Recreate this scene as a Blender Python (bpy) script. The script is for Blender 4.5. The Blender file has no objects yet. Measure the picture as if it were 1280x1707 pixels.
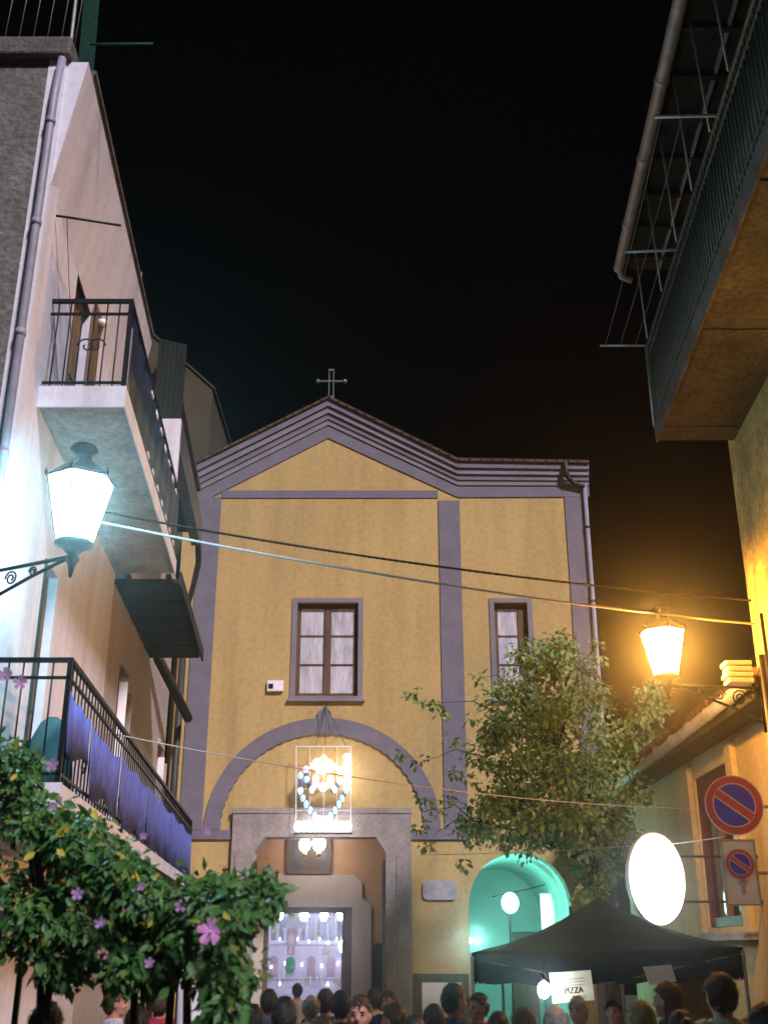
import bpy, bmesh, math, random
from mathutils import Vector, Matrix, noise
R = math.radians
random.seed(7)
S = bpy.context.scene
COL = S.collection

# ------------------------------------------------------------------ camera, sky, moonlit sun, exposure
CAM_F, CAM_T, CAM_H = 1830.0, R(21.9), 2.0
cam = bpy.data.cameras.new('camera'); cam.sensor_fit = 'VERTICAL'; cam.sensor_height = 36.0
cam.lens = 36.0 * CAM_F / 1707.0; cam.clip_start = 0.05; cam.clip_end = 3000
camo = bpy.data.objects.new('camera', cam); COL.objects.link(camo)
camo.location = (0, 0, CAM_H); camo.rotation_euler = (R(90) + CAM_T, 0, 0)
cam.dof.use_dof = True; cam.dof.focus_distance = 21.0; cam.dof.aperture_fstop = 2.8
S.camera = camo
SUN_AZ, SUN_EL = R(33), R(40)            # light comes from behind the viewer, a little to the right
W = bpy.data.worlds.new('World'); S.world = W; W.use_nodes = True
wn = W.node_tree; wn.nodes.clear()
sky = wn.nodes.new('ShaderNodeTexSky'); sky.sky_type = 'NISHITA'; sky.sun_disc = False
sky.sun_elevation = SUN_EL; sky.sun_rotation = math.pi - SUN_AZ
bg = wn.nodes.new('ShaderNodeBackground'); bg.inputs['Strength'].default_value = 0.00006
wo = wn.nodes.new('ShaderNodeOutputWorld')
wn.links.new(sky.outputs[0], bg.inputs[0]); wn.links.new(bg.outputs[0], wo.inputs[0])
sl = bpy.data.lights.new('sun', 'SUN'); sl.energy = 1.1; sl.angle = R(7); sl.color = (1.0, 0.92, 1.0)
so = bpy.data.objects.new('sun', sl); COL.objects.link(so)
sd = Vector((-math.sin(SUN_AZ) * math.cos(SUN_EL), math.cos(SUN_AZ) * math.cos(SUN_EL), -math.sin(SUN_EL)))
so.rotation_euler = sd.to_track_quat('-Z', 'Y').to_euler(); so.location = (8, -12, 20)
S.view_settings.view_transform = 'Standard'; S.view_settings.look = 'None'
S.view_settings.exposure = 2.0; S.view_settings.gamma = 1.0; S.view_settings.use_curve_mapping = False
S.render.engine = 'CYCLES'
try:
    S.cycles.use_denoising = True; S.cycles.denoiser = 'OPENIMAGEDENOISE'
    S.cycles.max_bounces = 6; S.cycles.diffuse_bounces = 3; S.cycles.glossy_bounces = 2
    S.cycles.transmission_bounces = 3; S.cycles.volume_bounces = 0; S.cycles.transparent_max_bounces = 8
    S.cycles.sample_clamp_indirect = 4.0; S.cycles.caustics_reflective = False; S.cycles.caustics_refractive = False
    S.cycles.volume_step_rate = 4.0; S.cycles.use_light_tree = True
except Exception:
    pass

# ------------------------------------------------------------------ helpers
CT, ST = math.cos(CAM_T), math.sin(CAM_T)
def P(px, py, Y):                        # survey: the point at depth Y seen at a photograph pixel
    a = (px - 640) / CAM_F; r = (853.5 - py) / CAM_F
    k = Y / (CT - r * ST)
    return Vector((a * k, Y, CAM_H + (ST + r * CT) * k))
def PZ(px, py, z):
    a = (px - 640) / CAM_F; r = (853.5 - py) / CAM_F
    k = (z - CAM_H) / (ST + r * CT)
    return Vector((a * k, (CT - r * ST) * k, z))
def wloc(o):
    v = Vector((0, 0, 0))
    while o is not None:
        v += o.location; o = o.parent
    return v
def M(name, verts, faces, mat, parent=None, smooth=False, loc=None):
    off = wloc(parent) if parent else Vector((0, 0, 0))
    if loc is not None: off = off + (Vector(loc) - off)
    me = bpy.data.meshes.new(name)
    me.from_pydata([tuple(Vector(v) - off) for v in verts], [], faces); me.update()
    if smooth:
        me.polygons.foreach_set('use_smooth', [True] * len(me.polygons))
    if mat is not None: me.materials.append(mat)
    o = bpy.data.objects.new(name, me); COL.objects.link(o)
    if parent:
        o.parent = parent
        if loc is not None: o.location = Vector(loc) - wloc(parent)
    elif loc is not None:
        o.location = Vector(loc)
    return o
def tag(o, label, cat, group=None):
    o['label'] = label; o['category'] = cat
    if group: o['group'] = group
    return o
def thing(name, loc, label, cat, group=None):
    o = bpy.data.objects.new(name, None); COL.objects.link(o); o.location = loc
    o.empty_display_size = 0.2
    return tag(o, label, cat, group)
def struct(o):
    o['kind'] = 'structure'; return o
ID = lambda a, b, c: (a, b, c)
BF = [(0, 1, 3, 2), (4, 6, 7, 5), (0, 4, 5, 1), (2, 3, 7, 6), (0, 2, 6, 4), (1, 5, 7, 3)]
def boxg(a0, a1, b0, b1, c0, c1, fn=ID):
    return [fn(a, b, c) for a in (a0, a1) for b in (b0, b1) for c in (c0, c1)], [tuple(f) for f in BF]
def fixn(o):
    bm = bmesh.new(); bm.from_mesh(o.data); bmesh.ops.recalc_face_normals(bm, faces=bm.faces); bm.to_mesh(o.data); bm.free(); return o
def bev(o, w=0.01, seg=2):
    m = o.modifiers.new('bevel', 'BEVEL'); m.width = w; m.segments = seg; m.limit_method = 'ANGLE'; return o
def box(name, mat, parent, a0, a1, b0, b1, c0, c1, fn=ID, bevel=0.0):
    v, f = boxg(a0, a1, b0, b1, c0, c1, fn)
    o = fixn(M(name, v, f, mat, parent))
    if bevel: bev(o, bevel)
    return o
class G:                                  # geometry collector
    def __init__(s): s.v = []; s.f = []
    def add(s, v, f):
        n = len(s.v); s.v += [tuple(x) for x in v]; s.f += [tuple(i + n for i in q) for q in f]; return s
    def box(s, *a, fn=ID): return s.add(*boxg(*a, fn=fn))
    def tube(s, pts, r, n=8, cap=True): return s.add(*tubeg(pts, r, n, cap))
    def obj(s, name, mat, parent=None, smooth=False, loc=None): return fixn(M(name, s.v, s.f, mat, parent, smooth, loc))
def tubeg(pts, r, n=8, cap=True):
    pts = [Vector(p) for p in pts]; vs = []; fs = []
    rr = r if isinstance(r, (list, tuple)) else [r] * len(pts)
    up = None
    for i, p in enumerate(pts):
        t = (pts[min(i + 1, len(pts) - 1)] - pts[max(i - 1, 0)])
        t = t.normalized() if t.length > 1e-9 else Vector((0, 0, 1))
        if up is None:
            up = t.orthogonal().normalized()
        else:
            up = (up - t * up.dot(t))
            up = up.normalized() if up.length > 1e-6 else t.orthogonal().normalized()
        b = t.cross(up)
        for k in range(n):
            a = 2 * math.pi * k / n
            vs.append(p + (up * math.cos(a) + b * math.sin(a)) * rr[i])
    for i in range(len(pts) - 1):
        for k in range(n):
            k2 = (k + 1) % n
            fs.append((i * n + k, i * n + k2, (i + 1) * n + k2, (i + 1) * n + k))
    if cap:
        fs.append(tuple(range(n))[::-1]); fs.append(tuple((len(pts) - 1) * n + k for k in range(n)))
    return vs, fs
def tube(name, mat, parent, pts, r, n=8, loc=None):
    return fixn(M(name, *tubeg(pts, r, n), mat, parent, True, loc))
def latheg(prof, c, n=20):
    vs = []; fs = []
    for (r, z) in prof:
        for k in range(n):
            a = 2 * math.pi * k / n
            vs.append((c[0] + r * math.cos(a), c[1] + r * math.sin(a), c[2] + z))
    for i in range(len(prof) - 1):
        for k in range(n):
            k2 = (k + 1) % n
            fs.append((i * n + k, i * n + k2, (i + 1) * n + k2, (i + 1) * n + k))
    fs.append(tuple(range(n))[::-1]); fs.append(tuple((len(prof) - 1) * n + k for k in range(n)))
    return vs, fs
def lathe(name, mat, parent, prof, c, n=20, smooth=True):
    return fixn(M(name, *latheg(prof, c, n), mat, parent, smooth))
def plate(name, outer, holes, y0, y1, mat, parent=None, fn=None):
    """flat plate with holes: outline in (x, z), spanning depth y0..y1"""
    cu = bpy.data.curves.new('tmp', 'CURVE'); cu.dimensions = '2D'; cu.fill_mode = 'BOTH'; cu.extrude = abs(y1 - y0) / 2
    for loop in [outer] + list(holes):
        sp = cu.splines.new('POLY'); sp.points.add(len(loop) - 1); sp.use_cyclic_u = True
        for q, p in zip(sp.points, loop): q.co = (p[0], p[1], 0, 1)
    co = bpy.data.objects.new('tmp', cu); COL.objects.link(co)
    dg = bpy.context.evaluated_depsgraph_get(); dg.update()
    me = bpy.data.meshes.new_from_object(co.evaluated_get(dg))
    ym = (y0 + y1) / 2
    vs = [(v.co.x, ym + v.co.z, v.co.y) for v in me.vertices]; fs = [tuple(p.vertices) for p in me.polygons]
    bpy.data.objects.remove(co); bpy.data.curves.remove(cu); bpy.data.meshes.remove(me)
    if fn: vs = [fn(*v) for v in vs]
    o = M(name, vs, fs, mat, parent)
    bm = bmesh.new(); bm.from_mesh(o.data); bmesh.ops.remove_doubles(bm, verts=bm.verts, dist=1e-5)
    bmesh.ops.recalc_face_normals(bm, faces=bm.faces); bm.to_mesh(o.data); bm.free()
    return o
def arc(cx, cz, r, a0, a1, n, rz=None):
    rz = rz or r
    return [(cx + r * math.cos(R(a0 + (a1 - a0) * i / n)), cz + rz * math.sin(R(a0 + (a1 - a0) * i / n))) for i in range(n + 1)]

# ------------------------------------------------------------------ materials
def mat(name, col, rough=0.8, var=0.15, scale=4.0, bump=0.0, bscale=30.0, metal=0.0, col2=None, streak=False, spec=0.3, speck=0.0, grime=0.0):
    m = bpy.data.materials.new(name); m.use_nodes = True; t = m.node_tree; n = t.nodes; l = t.links
    b = n['Principled BSDF']; b.inputs['Roughness'].default_value = rough; b.inputs['Metallic'].default_value = metal
    b.inputs['Specular IOR Level'].default_value = spec
    tc = n.new('ShaderNodeTexCoord'); mp = n.new('ShaderNodeMapping'); l.new(tc.outputs['Object'], mp.inputs[0])
    if streak: mp.inputs['Scale'].default_value = (1.0, 1.0, 0.22)
    nz = n.new('ShaderNodeTexNoise'); nz.inputs['Scale'].default_value = scale; nz.inputs['Detail'].default_value = 8; nz.inputs['Roughness'].default_value = 0.65
    l.new(mp.outputs[0], nz.inputs[0])
    rp = n.new('ShaderNodeValToRGB'); c2 = col2 or tuple(c * (1 - var * 1.6) for c in col)
    rp.color_ramp.elements[0].position = 0.32; rp.color_ramp.elements[1].position = 0.68
    rp.color_ramp.elements[0].color = (*c2, 1); rp.color_ramp.elements[1].color = (*[min(1, c * (1 + var * .5)) for c in col], 1)
    l.new(nz.outputs[0], rp.inputs[0]); out = rp.outputs[0]
    if speck:
        n3 = n.new('ShaderNodeTexNoise'); n3.inputs['Scale'].default_value = scale * 9; n3.inputs['Detail'].default_value = 3; l.new(tc.outputs['Object'], n3.inputs[0])
        mx = n.new('ShaderNodeMix'); mx.data_type = 'RGBA'; mx.blend_type = 'MULTIPLY'
        r3 = n.new('ShaderNodeMapRange'); r3.inputs[1].default_value = .35; r3.inputs[2].default_value = .6; r3.inputs[3].default_value = speck; r3.inputs[4].default_value = 0
        l.new(n3.outputs[0], r3.inputs[0]); l.new(r3.outputs[0], mx.inputs[0]); l.new(out, mx.inputs[6]); mx.inputs[7].default_value = (.45, .43, .4, 1)
        out = mx.outputs[2]
    if grime:
        m4 = n.new('ShaderNodeMapping'); m4.inputs['Scale'].default_value = (1.6, 1.6, .13); l.new(tc.outputs['Object'], m4.inputs[0])
        n4 = n.new('ShaderNodeTexNoise'); n4.inputs['Scale'].default_value = 1.7; n4.inputs['Detail'].default_value = 6; l.new(m4.outputs[0], n4.inputs[0])
        r4 = n.new('ShaderNodeMapRange'); r4.inputs[1].default_value = .48; r4.inputs[2].default_value = .72; r4.inputs[3].default_value = 0; r4.inputs[4].default_value = grime
        x4 = n.new('ShaderNodeMix'); x4.data_type = 'RGBA'; x4.blend_type = 'MULTIPLY'; l.new(n4.outputs[0], r4.inputs[0]); l.new(r4.outputs[0], x4.inputs[0]); l.new(out, x4.inputs[6]); x4.inputs[7].default_value = (.42, .38, .36, 1)
        out = x4.outputs[2]
    l.new(out, b.inputs['Base Color'])
    if bump:
        n2 = n.new('ShaderNodeTexNoise'); n2.inputs['Scale'].default_value = bscale; n2.inputs['Detail'].default_value = 6
        l.new(tc.outputs['Object'], n2.inputs[0])
        bp = n.new('ShaderNodeBump'); bp.inputs['Strength'].default_value = bump; bp.inputs['Distance'].default_value = 0.03
        l.new(n2.outputs[0], bp.inputs['Height']); l.new(bp.outputs[0], b.inputs['Normal'])
    return m
def emit(name, col, s, var=False):
    m = bpy.data.materials.new(name); m.use_nodes = True; t = m.node_tree; b = t.nodes['Principled BSDF']
    b.inputs['Base Color'].default_value = (.8, .8, .8, 1); b.inputs['Roughness'].default_value = .4
    b.inputs['Emission Color'].default_value = (*col, 1); b.inputs['Emission Strength'].default_value = s
    return m
def lampglass(name, col, s):
    m = bpy.data.materials.new(name); m.use_nodes = True; t = m.node_tree; n = t.nodes; l = t.links; n.clear()
    e = n.new('ShaderNodeEmission'); e.inputs[0].default_value = (*col, 1); e.inputs[1].default_value = s
    tr = n.new('ShaderNodeBsdfTransparent'); mx = n.new('ShaderNodeMixShader'); mx.inputs[0].default_value = .6; o = n.new('ShaderNodeOutputMaterial')
    l.new(e.outputs[0], mx.inputs[1]); l.new(tr.outputs[0], mx.inputs[2]); l.new(mx.outputs[0], o.inputs[0]); return m
def leafmat(name, c1, c2, c3=None):
    m = bpy.data.materials.new(name); m.use_nodes = True; t = m.node_tree; n = t.nodes; l = t.links
    b = n['Principled BSDF']; b.inputs['Roughness'].default_value = .5; b.inputs['Specular IOR Level'].default_value = .35
    ge = n.new('ShaderNodeNewGeometry'); rp = n.new('ShaderNodeValToRGB')
    e = rp.color_ramp.elements; e[0].color = (*c1, 1); e[1].color = (*c2, 1); e[1].position = .8
    if c3: q = e.new(.96); q.color = (*c3, 1)
    l.new(ge.outputs['Random Per Island'], rp.inputs[0]); l.new(rp.outputs[0], b.inputs['Base Color'])
    b.inputs['Subsurface Weight'].default_value = 0.0
    tr = n.new('ShaderNodeBsdfTranslucent'); l.new(rp.outputs[0], tr.inputs[0])
    mx = n.new('ShaderNodeMixShader'); mx.inputs[0].default_value = .25
    l.new(b.outputs[0], mx.inputs[1]); l.new(tr.outputs[0], mx.inputs[2]); l.new(mx.outputs[0], n['Material Output'].inputs[0])
    return m
m_ochre = mat('ochre_stucco', (.545, .385, .155), .9, .12, 1.1, .25, 45, speck=.24, col2=(.45, .315, .135), streak=True, grime=.2)
m_lav = mat('lavender_trim', (.195, .175, .222), .85, .12, 2.0, .15, 60, speck=.2)
m_lav2 = mat('pale_trim', (.235, .21, .245), .85, .12, 2.0, .15, 60)
m_portal = mat('portal_stone', (.36, .31, .30), .8, .2, 2.5, .35, 25, speck=.4)
m_cream = mat('cream_plaster', (.55, .47, .40), .9, .1, 1.5, .2, 50, streak=True)
m_lowy = mat('low_house_plaster', (.60, .47, .25), .9, .15, 1.5, .3, 40, speck=.3, streak=True)
m_white = mat('white_plaster', (.72, .70, .79), .9, .08, 1.2, .2, 50, speck=.15, streak=True, grime=.35)
m_beige = mat('beige_plaster', (.50, .42, .37), .9, .12, 1.4, .25, 40, speck=.25, streak=True)
m_grey = mat('grey_render', (.20, .185, .175), .95, .3, 1.6, .8, 16, speck=.6, col2=(.115, .105, .095))
m_slab = mat('balcony_concrete', (.42, .42, .42), .9, .25, 1.6, .3, 30, speck=.45)
m_conc = mat('weathered_concrete', (.17, .155, .14), .95, .35, 3.0, .6, 25, speck=.5)
m_yel = mat('yellow_plaster', (.80, .62, .22), .95, .25, 1.3, .8, 9, speck=.55, col2=(.33, .25, .12))
m_yslab = mat('stained_slab', (.18, .14, .06), .95, .35, 1.8, .6, 14, speck=.7, col2=(.10, .075, .03))
m_iron = mat('black_iron', (.02, .02, .024), .45, .2, 20, .1, 80, metal=.6)
m_irong = mat('grey_iron', (.20, .21, .19), .5, .3, 15, .1, 60, metal=.3)
m_zinc = mat('zinc_gutter', (.50, .50, .50), .5, .2, 6, .1, 40, metal=.6)
m_pipe = mat('painted_pipe', (.30, .29, .37), .5, .15, 5, .05, 40, spec=.5)
m_dpipe = mat('dark_pipe', (.05, .047, .045), .5, .2, 8, .05, 40)
m_wood = mat('brown_wood', (.13, .075, .045), .6, .3, 7, .2, 40, streak=True)
m_doorw = mat('door_wood', (.20, .12, .065), .6, .25, 6, .2, 40, streak=True)
m_dwood = mat('dark_boards', (.045, .04, .028), .8, .4, 5, .3, 30)
m_black = mat('tarred_boards', (.012, .014, .011), .8, .4, 5, .3, 30)
m_redw = mat('dark_red_frame', (.12, .03, .028), .5, .25, 6, .1, 40)
m_tile = mat('roof_tile', (.13, .07, .05), .9, .35, 5, .3, 30)
m_blue = mat('blue_cloth', (.11, .14, .50), .9, .25, 5, .2, 60)
m_dblue = mat('dark_blue_screen', (.025, .03, .06), .35, .4, 6, .15, 25, spec=.6)
m_teal = mat('teal_cover_jamb_light', (.03, .08, .09), .9, .2, 4, .1, 30)
m_curt = mat('curtain_glass', (.62, .60, .68), .18, .28, 9, .0, 10, spec=.7, streak=True)
m_dglass = mat('dark_glass', (.02, .02, .025), .08, .1, 3, spec=.8)
m_asph = mat('street_paving', (.07, .067, .064), .85, .25, 2.0, .3, 60)
m_gaz = mat('dark_green_canvas', (.010, .028, .036), .8, .25, 3, .15, 60)
m_paper = mat('white_paper', (.72, .68, .66), .8, .05, 8)
m_cpaper = mat('cream_paper', (.70, .66, .52), .8, .08, 10)
m_ink = mat('dark_ink', (.03, .03, .035), .8, .1, 8)
m_sred = mat('sign_red', (.65, .08, .12), .4, .12, 6, spec=.5)
m_sblue = mat('sign_blue', (.07, .05, .80), .4, .1, 6, spec=.5)
m_swhite = mat('sign_white', (.90, .85, .92), .4, .06, 6, spec=.5)
m_swire = mat('sign_rim', (.78, .60, .68), .4, .05, 6, spec=.5)
m_bark = mat('bark', (.05, .04, .03), .95, .3, 9, .6, 30)
m_cable = mat('pale_cable', (.42, .42, .44), .5, .15, 30, spec=.5)
m_bcable = mat('black_cable', (.02, .018, .016), .6, .2, 30)
m_tealp = mat('pale_green_plaster', (.30, .46, .40), .9, .1, 1.5, .2, 40)
m_marble = mat('altar_marble', (.44, .40, .52), .35, .25, 5, .05, 40, col2=(.38, .33, .42), spec=.5)
m_gold = mat('gilded', (.5, .32, .08), .35, .2, 10, metal=.5)
m_paint = mat('old_painting', (.05, .035, .03), .5, .5, 6, .0, col2=(.015, .013, .015), spec=.5)
m_inner = mat('porch_plaster', (.52, .31, .17), .9, .12, 2, .2, 40)
m_stone_far = mat('far_wall_dimmed', (.085, .07, .040), .95, .2, 1.2, .2, 20)  # darkened colour stands in for the weak light on the far house
m_net = mat('green_net', (.02, .10, .075), .9, .2, 10)
e_cyan = lampglass('mercury_lamp', (.45, .88, 1.0), 20.0)
e_orange = lampglass('sodium_lamp', (1.0, .58, .15), 22.0)
e_white = emit('white_bulb', (1.0, .93, .88), 1.8)
e_porch = emit('porch_globe', (1.0, .93, .95), 7)
e_blue = emit('blue_bulb', (.06, .45, .85), .5)
e_cy = emit('pale_blue_bulb', (.4, .72, 1.0), .7)
e_yel = emit('yellow_bulb', (1.0, .62, .08), .7)
e_cream = emit('cream_bulb', (1.0, .90, .62), 1.2)
e_pink = emit('pink_bulb', (1.0, .35, .30), .6)
e_oval = emit('sign_face', (.86, .97, 1.0), 2.6)
e_teal = emit('teal_globe', (.45, 1.0, .98), 5.0)
e_int = emit('chandelier_globe', (.66, .74, 1.0), 34.0)
e_stall = emit('stall_bulb', (.9, .95, 1.0), 26.0)

# ------------------------------------------------------------------ ground
g = struct(M('ground', [(-60, -40, 0), (60, -40, 0), (60, 62, 0), (-60, 62, 0)], [(0, 1, 2, 3)], m_asph))

# ------------------------------------------------------------------ church
FY = 24.0
ch = thing('church', (-1.3, FY, 0), 'ochre church front with lavender trim, gable and iron cross at the street end', 'church')
TOP = [(-4.75, 12.62), (-1.35, 14.53), (1.75, 12.86), (4.86, 12.80)]
outer = [(-4.7, 0), (-4.7, 12.5), (-1.35, 14.4), (1.75, 12.75), (4.7, 12.7), (4.7, 0)]
W1 = (-1.97, -.58, 7.26, 9.42); W2 = (2.50, 3.26, 7.26, 9.42)
rect = lambda w: [(w[0], w[2]), (w[0], w[3]), (w[1], w[3]), (w[1], w[2])]
PO = (-2.72, .06, 4.28)
portal_hole = [(PO[0], -.1), (PO[0], 3.98), (PO[0] + .22, PO[2]), (PO[1] - .22, PO[2]), (PO[1], 3.98), (PO[1], -.1)]
pass_c, pass_r, pass_s = 2.80, 1.06, 2.90
pass_hole = [(pass_c + pass_r, -.1)] + arc(pass_c, pass_s, pass_r, 0, 180, 20) + [(pass_c - pass_r, -.1)]
outer_h = [(-4.7, -.2), (-4.7, 12.5), (-1.35, 14.4), (1.75, 12.75), (4.7, 12.7), (4.7, -.2)]
plate('front_wall', outer_h, [rect(W1), rect(W2), portal_hole, pass_hole], FY, FY + .4, m_ochre, ch)
box('side_wall', m_ochre, ch, 4.3, 4.695, FY + .4, FY + 13, -.1, 12.6)
box('side_wall', m_ochre, ch, -4.695, -4.3, FY + .4, FY + 13, -.1, 12.4)
box('back_wall', m_ochre, ch, -4.3, 4.3, FY + 12.8, FY + 13, -.1, 12.4)
rf = G()
for a, b in ((0, 1), (1, 2), (2, 3)):
    (xa, za), (xb, zb) = TOP[a], TOP[b]
    rf.add([(xa, FY - .26, za + .005), (xb, FY - .26, zb + .005), (xb, FY + 13, zb + .005), (xa, FY + 13, za + .005),
            (xa, FY - .26, za + .075), (xb, FY - .26, zb + .075), (xb, FY + 13, zb + .075), (xa, FY + 13, za + .075)],
           [(0, 1, 2, 3), (4, 5, 6, 7), (0, 1, 5, 4), (3, 2, 6, 7)] + ([(0, 3, 7, 4)] if a == 0 else []) + ([(1, 2, 6, 5)] if b == 3 else []))
roof = rf.obj('roof', m_tile, ch)
# edge tiles of the gable, one by one
for a, b in ((0, 1), (1, 2), (2, 3)):
    pa, pb = Vector((TOP[a][0], 0, TOP[a][1])), Vector((TOP[b][0], 0, TOP[b][1])); L = (pb - pa).length; n = int(L / .24)
    for i in range(n):
        c = pa + (pb - pa) * ((i + .5) / n); d = (pb - pa).normalized() * (.095)
        v, f = tubeg([(c.x - d.x, FY - .27, c.z + .055 - d.z), (c.x - d.x, FY + .12, c.z + .055 - d.z)], .034, 8)
        fixn(M('tile', v, f, m_dwood, roof, True))
# stepped cornice following the roof line
K = [1, 1, .88, .80]
for d0, d1, pr_, mt in ((0, .17, .20, m_lav), (.175, .33, .145, m_lav2), (.335, .48, .095, m_lav), (.485, .62, .06, m_lav2), (.625, .96, .03, m_lav)):
    lo = [(x, z - d0 * k) for (x, z), k in zip(TOP, K)]; hi = [(x, z - d1 * k) for (x, z), k in zip(TOP, K)]
    cut = min(0, pr_ - .25)
    lo[0] = (lo[0][0] - cut * .2, lo[0][1]); hi[0] = (hi[0][0] - cut * .2, hi[0][1])
    plate('cornice_band', lo + hi[::-1], [], FY - pr_, FY + .01, mt, ch)
# tympanum band, pilasters, string course
box('tympanum_band', m_lav, ch, -3.835, 1.275, FY - .026, FY + .01, 12.0, 12.19)
for x0, x1, z1 in ((-4.33, -3.84, 12.02), (1.28, 1.78, 11.93), (4.26, 4.72, 12.02)):
    box('pilaster', m_lav, ch, x0, x1, FY - .034, FY + .01, 4.42 if x0 < 4 else 0.6, z1, bevel=.006)
box('string_course', m_lav, ch, -4.6, -3.16, FY - .05, FY + .01, 4.22, 4.41)
box('string_course', m_lav, ch, .56, 1.72, FY - .05, FY + .01, 4.22, 4.41)
# blind arch with a toothed inner edge
ac, az, ar = -1.30, 4.42, 2.50
o_, i_ = arc(ac, az, ar, 0, 180, 40, 2.36), []
N = 64
for k in range(N + 1):
    a = 180 - 180 * k / N; rr = ar - .33 - (.035 if k % 2 else 0)
    i_.append((ac + rr * math.cos(R(a)), az + (2.36 - .33 - (.035 if k % 2 else 0)) * math.sin(R(a))))
plate('arch_band', o_ + i_, [], FY - .045, FY + .01, m_lav, ch)
plate('keystone', [(-1.42, 6.42), (-1.45, 6.9), (-1.3, 7.02), (-1.15, 6.9), (-1.18, 6.42)], [], FY - .06, FY - .046, m_lav, ch)
# stone portal
pin = [(PO[0] + .02, -.02), (PO[0] + .02, 3.96), (PO[0] + .23, PO[2] - .02), (PO[1] - .23, PO[2] - .02), (PO[1] - .02, 3.96), (PO[1] - .02, -.02)]
pout = [(-3.18, -.02), (-3.18, 4.82), (.57, 4.82), (.57, -.02)]
plate('portal_surround', pout + pin[::-1], [], FY - .12, FY + .38, m_portal, ch)
box('portal_cornice', m_portal, ch, -3.21, .60, FY - .14, FY - .122, 4.74, 4.86, bevel=.008)
for x in (-3.0, .36):
    box('portal_panel', m_portal, ch, x - .1, x + .12, FY - .145, FY - .122, .5, 3.9, bevel=.01)
box('portal_edge', m_lav2, ch, PO[1] - .10, PO[1] - .022, FY + .1, FY + .36, 0, 3.8)
# porch behind the portal
IY = FY + 1.7
ip = (-2.62, -.70, 2.95)
inner_hole = [(ip[0], -.1), (ip[0], ip[2]), (ip[1], ip[2]), (ip[1], -.1)]
plate('porch_wall', [(-4.2, -.1), (-4.2, 5.2), (1.6, 5.2), (1.6, -.1)], [inner_hole], IY, IY + .25, m_inner, ch)
box('porch_ceiling', m_cream, ch, -4.2, 1.6, FY + .4, IY, 5.0, 5.1)
box('porch_side', m_inner, ch, -4.25, -4.15, FY + .4, IY, 0, 5)
box('porch_side', m_inner, ch, 1.5, 1.6, FY + .4, IY, 0, 5)
io = [(ip[0] - .42, -.02), (ip[0] - .42, 2.95), (ip[0] - .22, 3.15), (ip[0] - .22, 3.45), (ip[0] - .02, 3.62), (ip[1] + .02, 3.62), (ip[1] + .22, 3.45), (ip[1] + .22, 3.15), (ip[1] + .42, 2.95), (ip[1] + .42, -.02)]
ii = [(ip[0] + .0, -.02), (ip[0] + .0, ip[2]), (ip[1], ip[2]), (ip[1], -.02)]
plate('inner_door_surround', io + ii[::-1], [], IY - .06, IY - .002, m_cream, ch)
fr = plate('inner_door_frame', [(ip[0] + .01, 0), (ip[0] + .01, 2.94), (ip[1] - .01, 2.94), (ip[1] - .01, 0)] + [(ip[1] - .22, 0), (ip[1] - .22, 2.82), (ip[0] + .10, 2.82), (ip[0] + .10, 0)], [], IY - .04, IY + .2, m_wood, ch)
box('dado_panel', m_dwood, ch, -.25, .0, IY - .03, IY - .003, 0, 2.2)
pt = box('painting', m_paint, ch, -2.12, -1.22, IY - .07, IY - .004, 3.66, 4.80)
plate('picture_frame', [(-2.17, 3.63), (-2.17, 4.85), (-1.17, 4.85), (-1.17, 3.63)], [[(-2.08, 3.71), (-2.08, 4.76), (-1.26, 4.76), (-1.26, 3.71)]], IY - .10, IY - .072, m_wood, pt)
plate('painted_figure', [(-1.85, 3.75), (-1.8, 4.15), (-1.72, 4.3), (-1.62, 4.3), (-1.54, 4.15), (-1.48, 3.75)], [], IY - .076, IY - .0705, mat('dim_robe', (.11, .06, .035), .6, .4, 9), pt)
# nave with the altar seen through the door
box('nave_floor', m_portal, ch, -3.8, 1.3, IY + .25, FY + 12.7, -.02, .02)
box('nave_wall', m_cream, ch, -3.9, -3.8, IY + .25, FY + 12.7, 0, 7)
box('nave_wall', m_cream, ch, 1.3, 1.4, IY + .25, FY + 12.7, 0, 7)
box('nave_ceiling', m_cream, ch, -3.9, 1.4, IY + .25, FY + 12.7, 6.9, 7)
alt = thing('altar', (-1.7, FY + 9, 0), 'pale marble altar with columns and statue seen through the church door', 'altar')
AY = FY + 9
def ax(px): return P(px, 1580, AY).x
def azz(py): return P(500, py, AY).z
box('altar_table', m_marble, alt, ax(440), ax(585), AY - .5, AY - .1, 0, azz(1648), bevel=.02)
box('altar_step', m_marble, alt, ax(430), ax(592), AY - .15, AY + .06, 0, azz(1574), bevel=.02)
box('reredos', m_marble, alt, ax(415), ax(600), AY + .12, AY + .4, 0, azz(1500), bevel=.02)
for px in (448, 462, 475, 498, 512, 527, 545, 560, 572):
    h = azz(1522 if px not in (475, 498) else 1545)
    lathe('column', m_marble, alt, [(.09, 0), (.09, .06), (.06, .09), (.055, h - azz(1570) - .1), (.08, h - azz(1570) - .06), (.09, h - azz(1570))], (ax(px), AY + .02, azz(1572)), 12)
m_reb = mat('blue_grey_marble', (.16, .16, .22), .4, .3, 5, spec=.5); m_mauve = mat('mauve_marble', (.30, .20, .25), .4, .3, 6, spec=.5)
box('upper_back', m_reb, alt, ax(425), ax(592), AY + .085, AY + .118, azz(1568), azz(1506))
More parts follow.
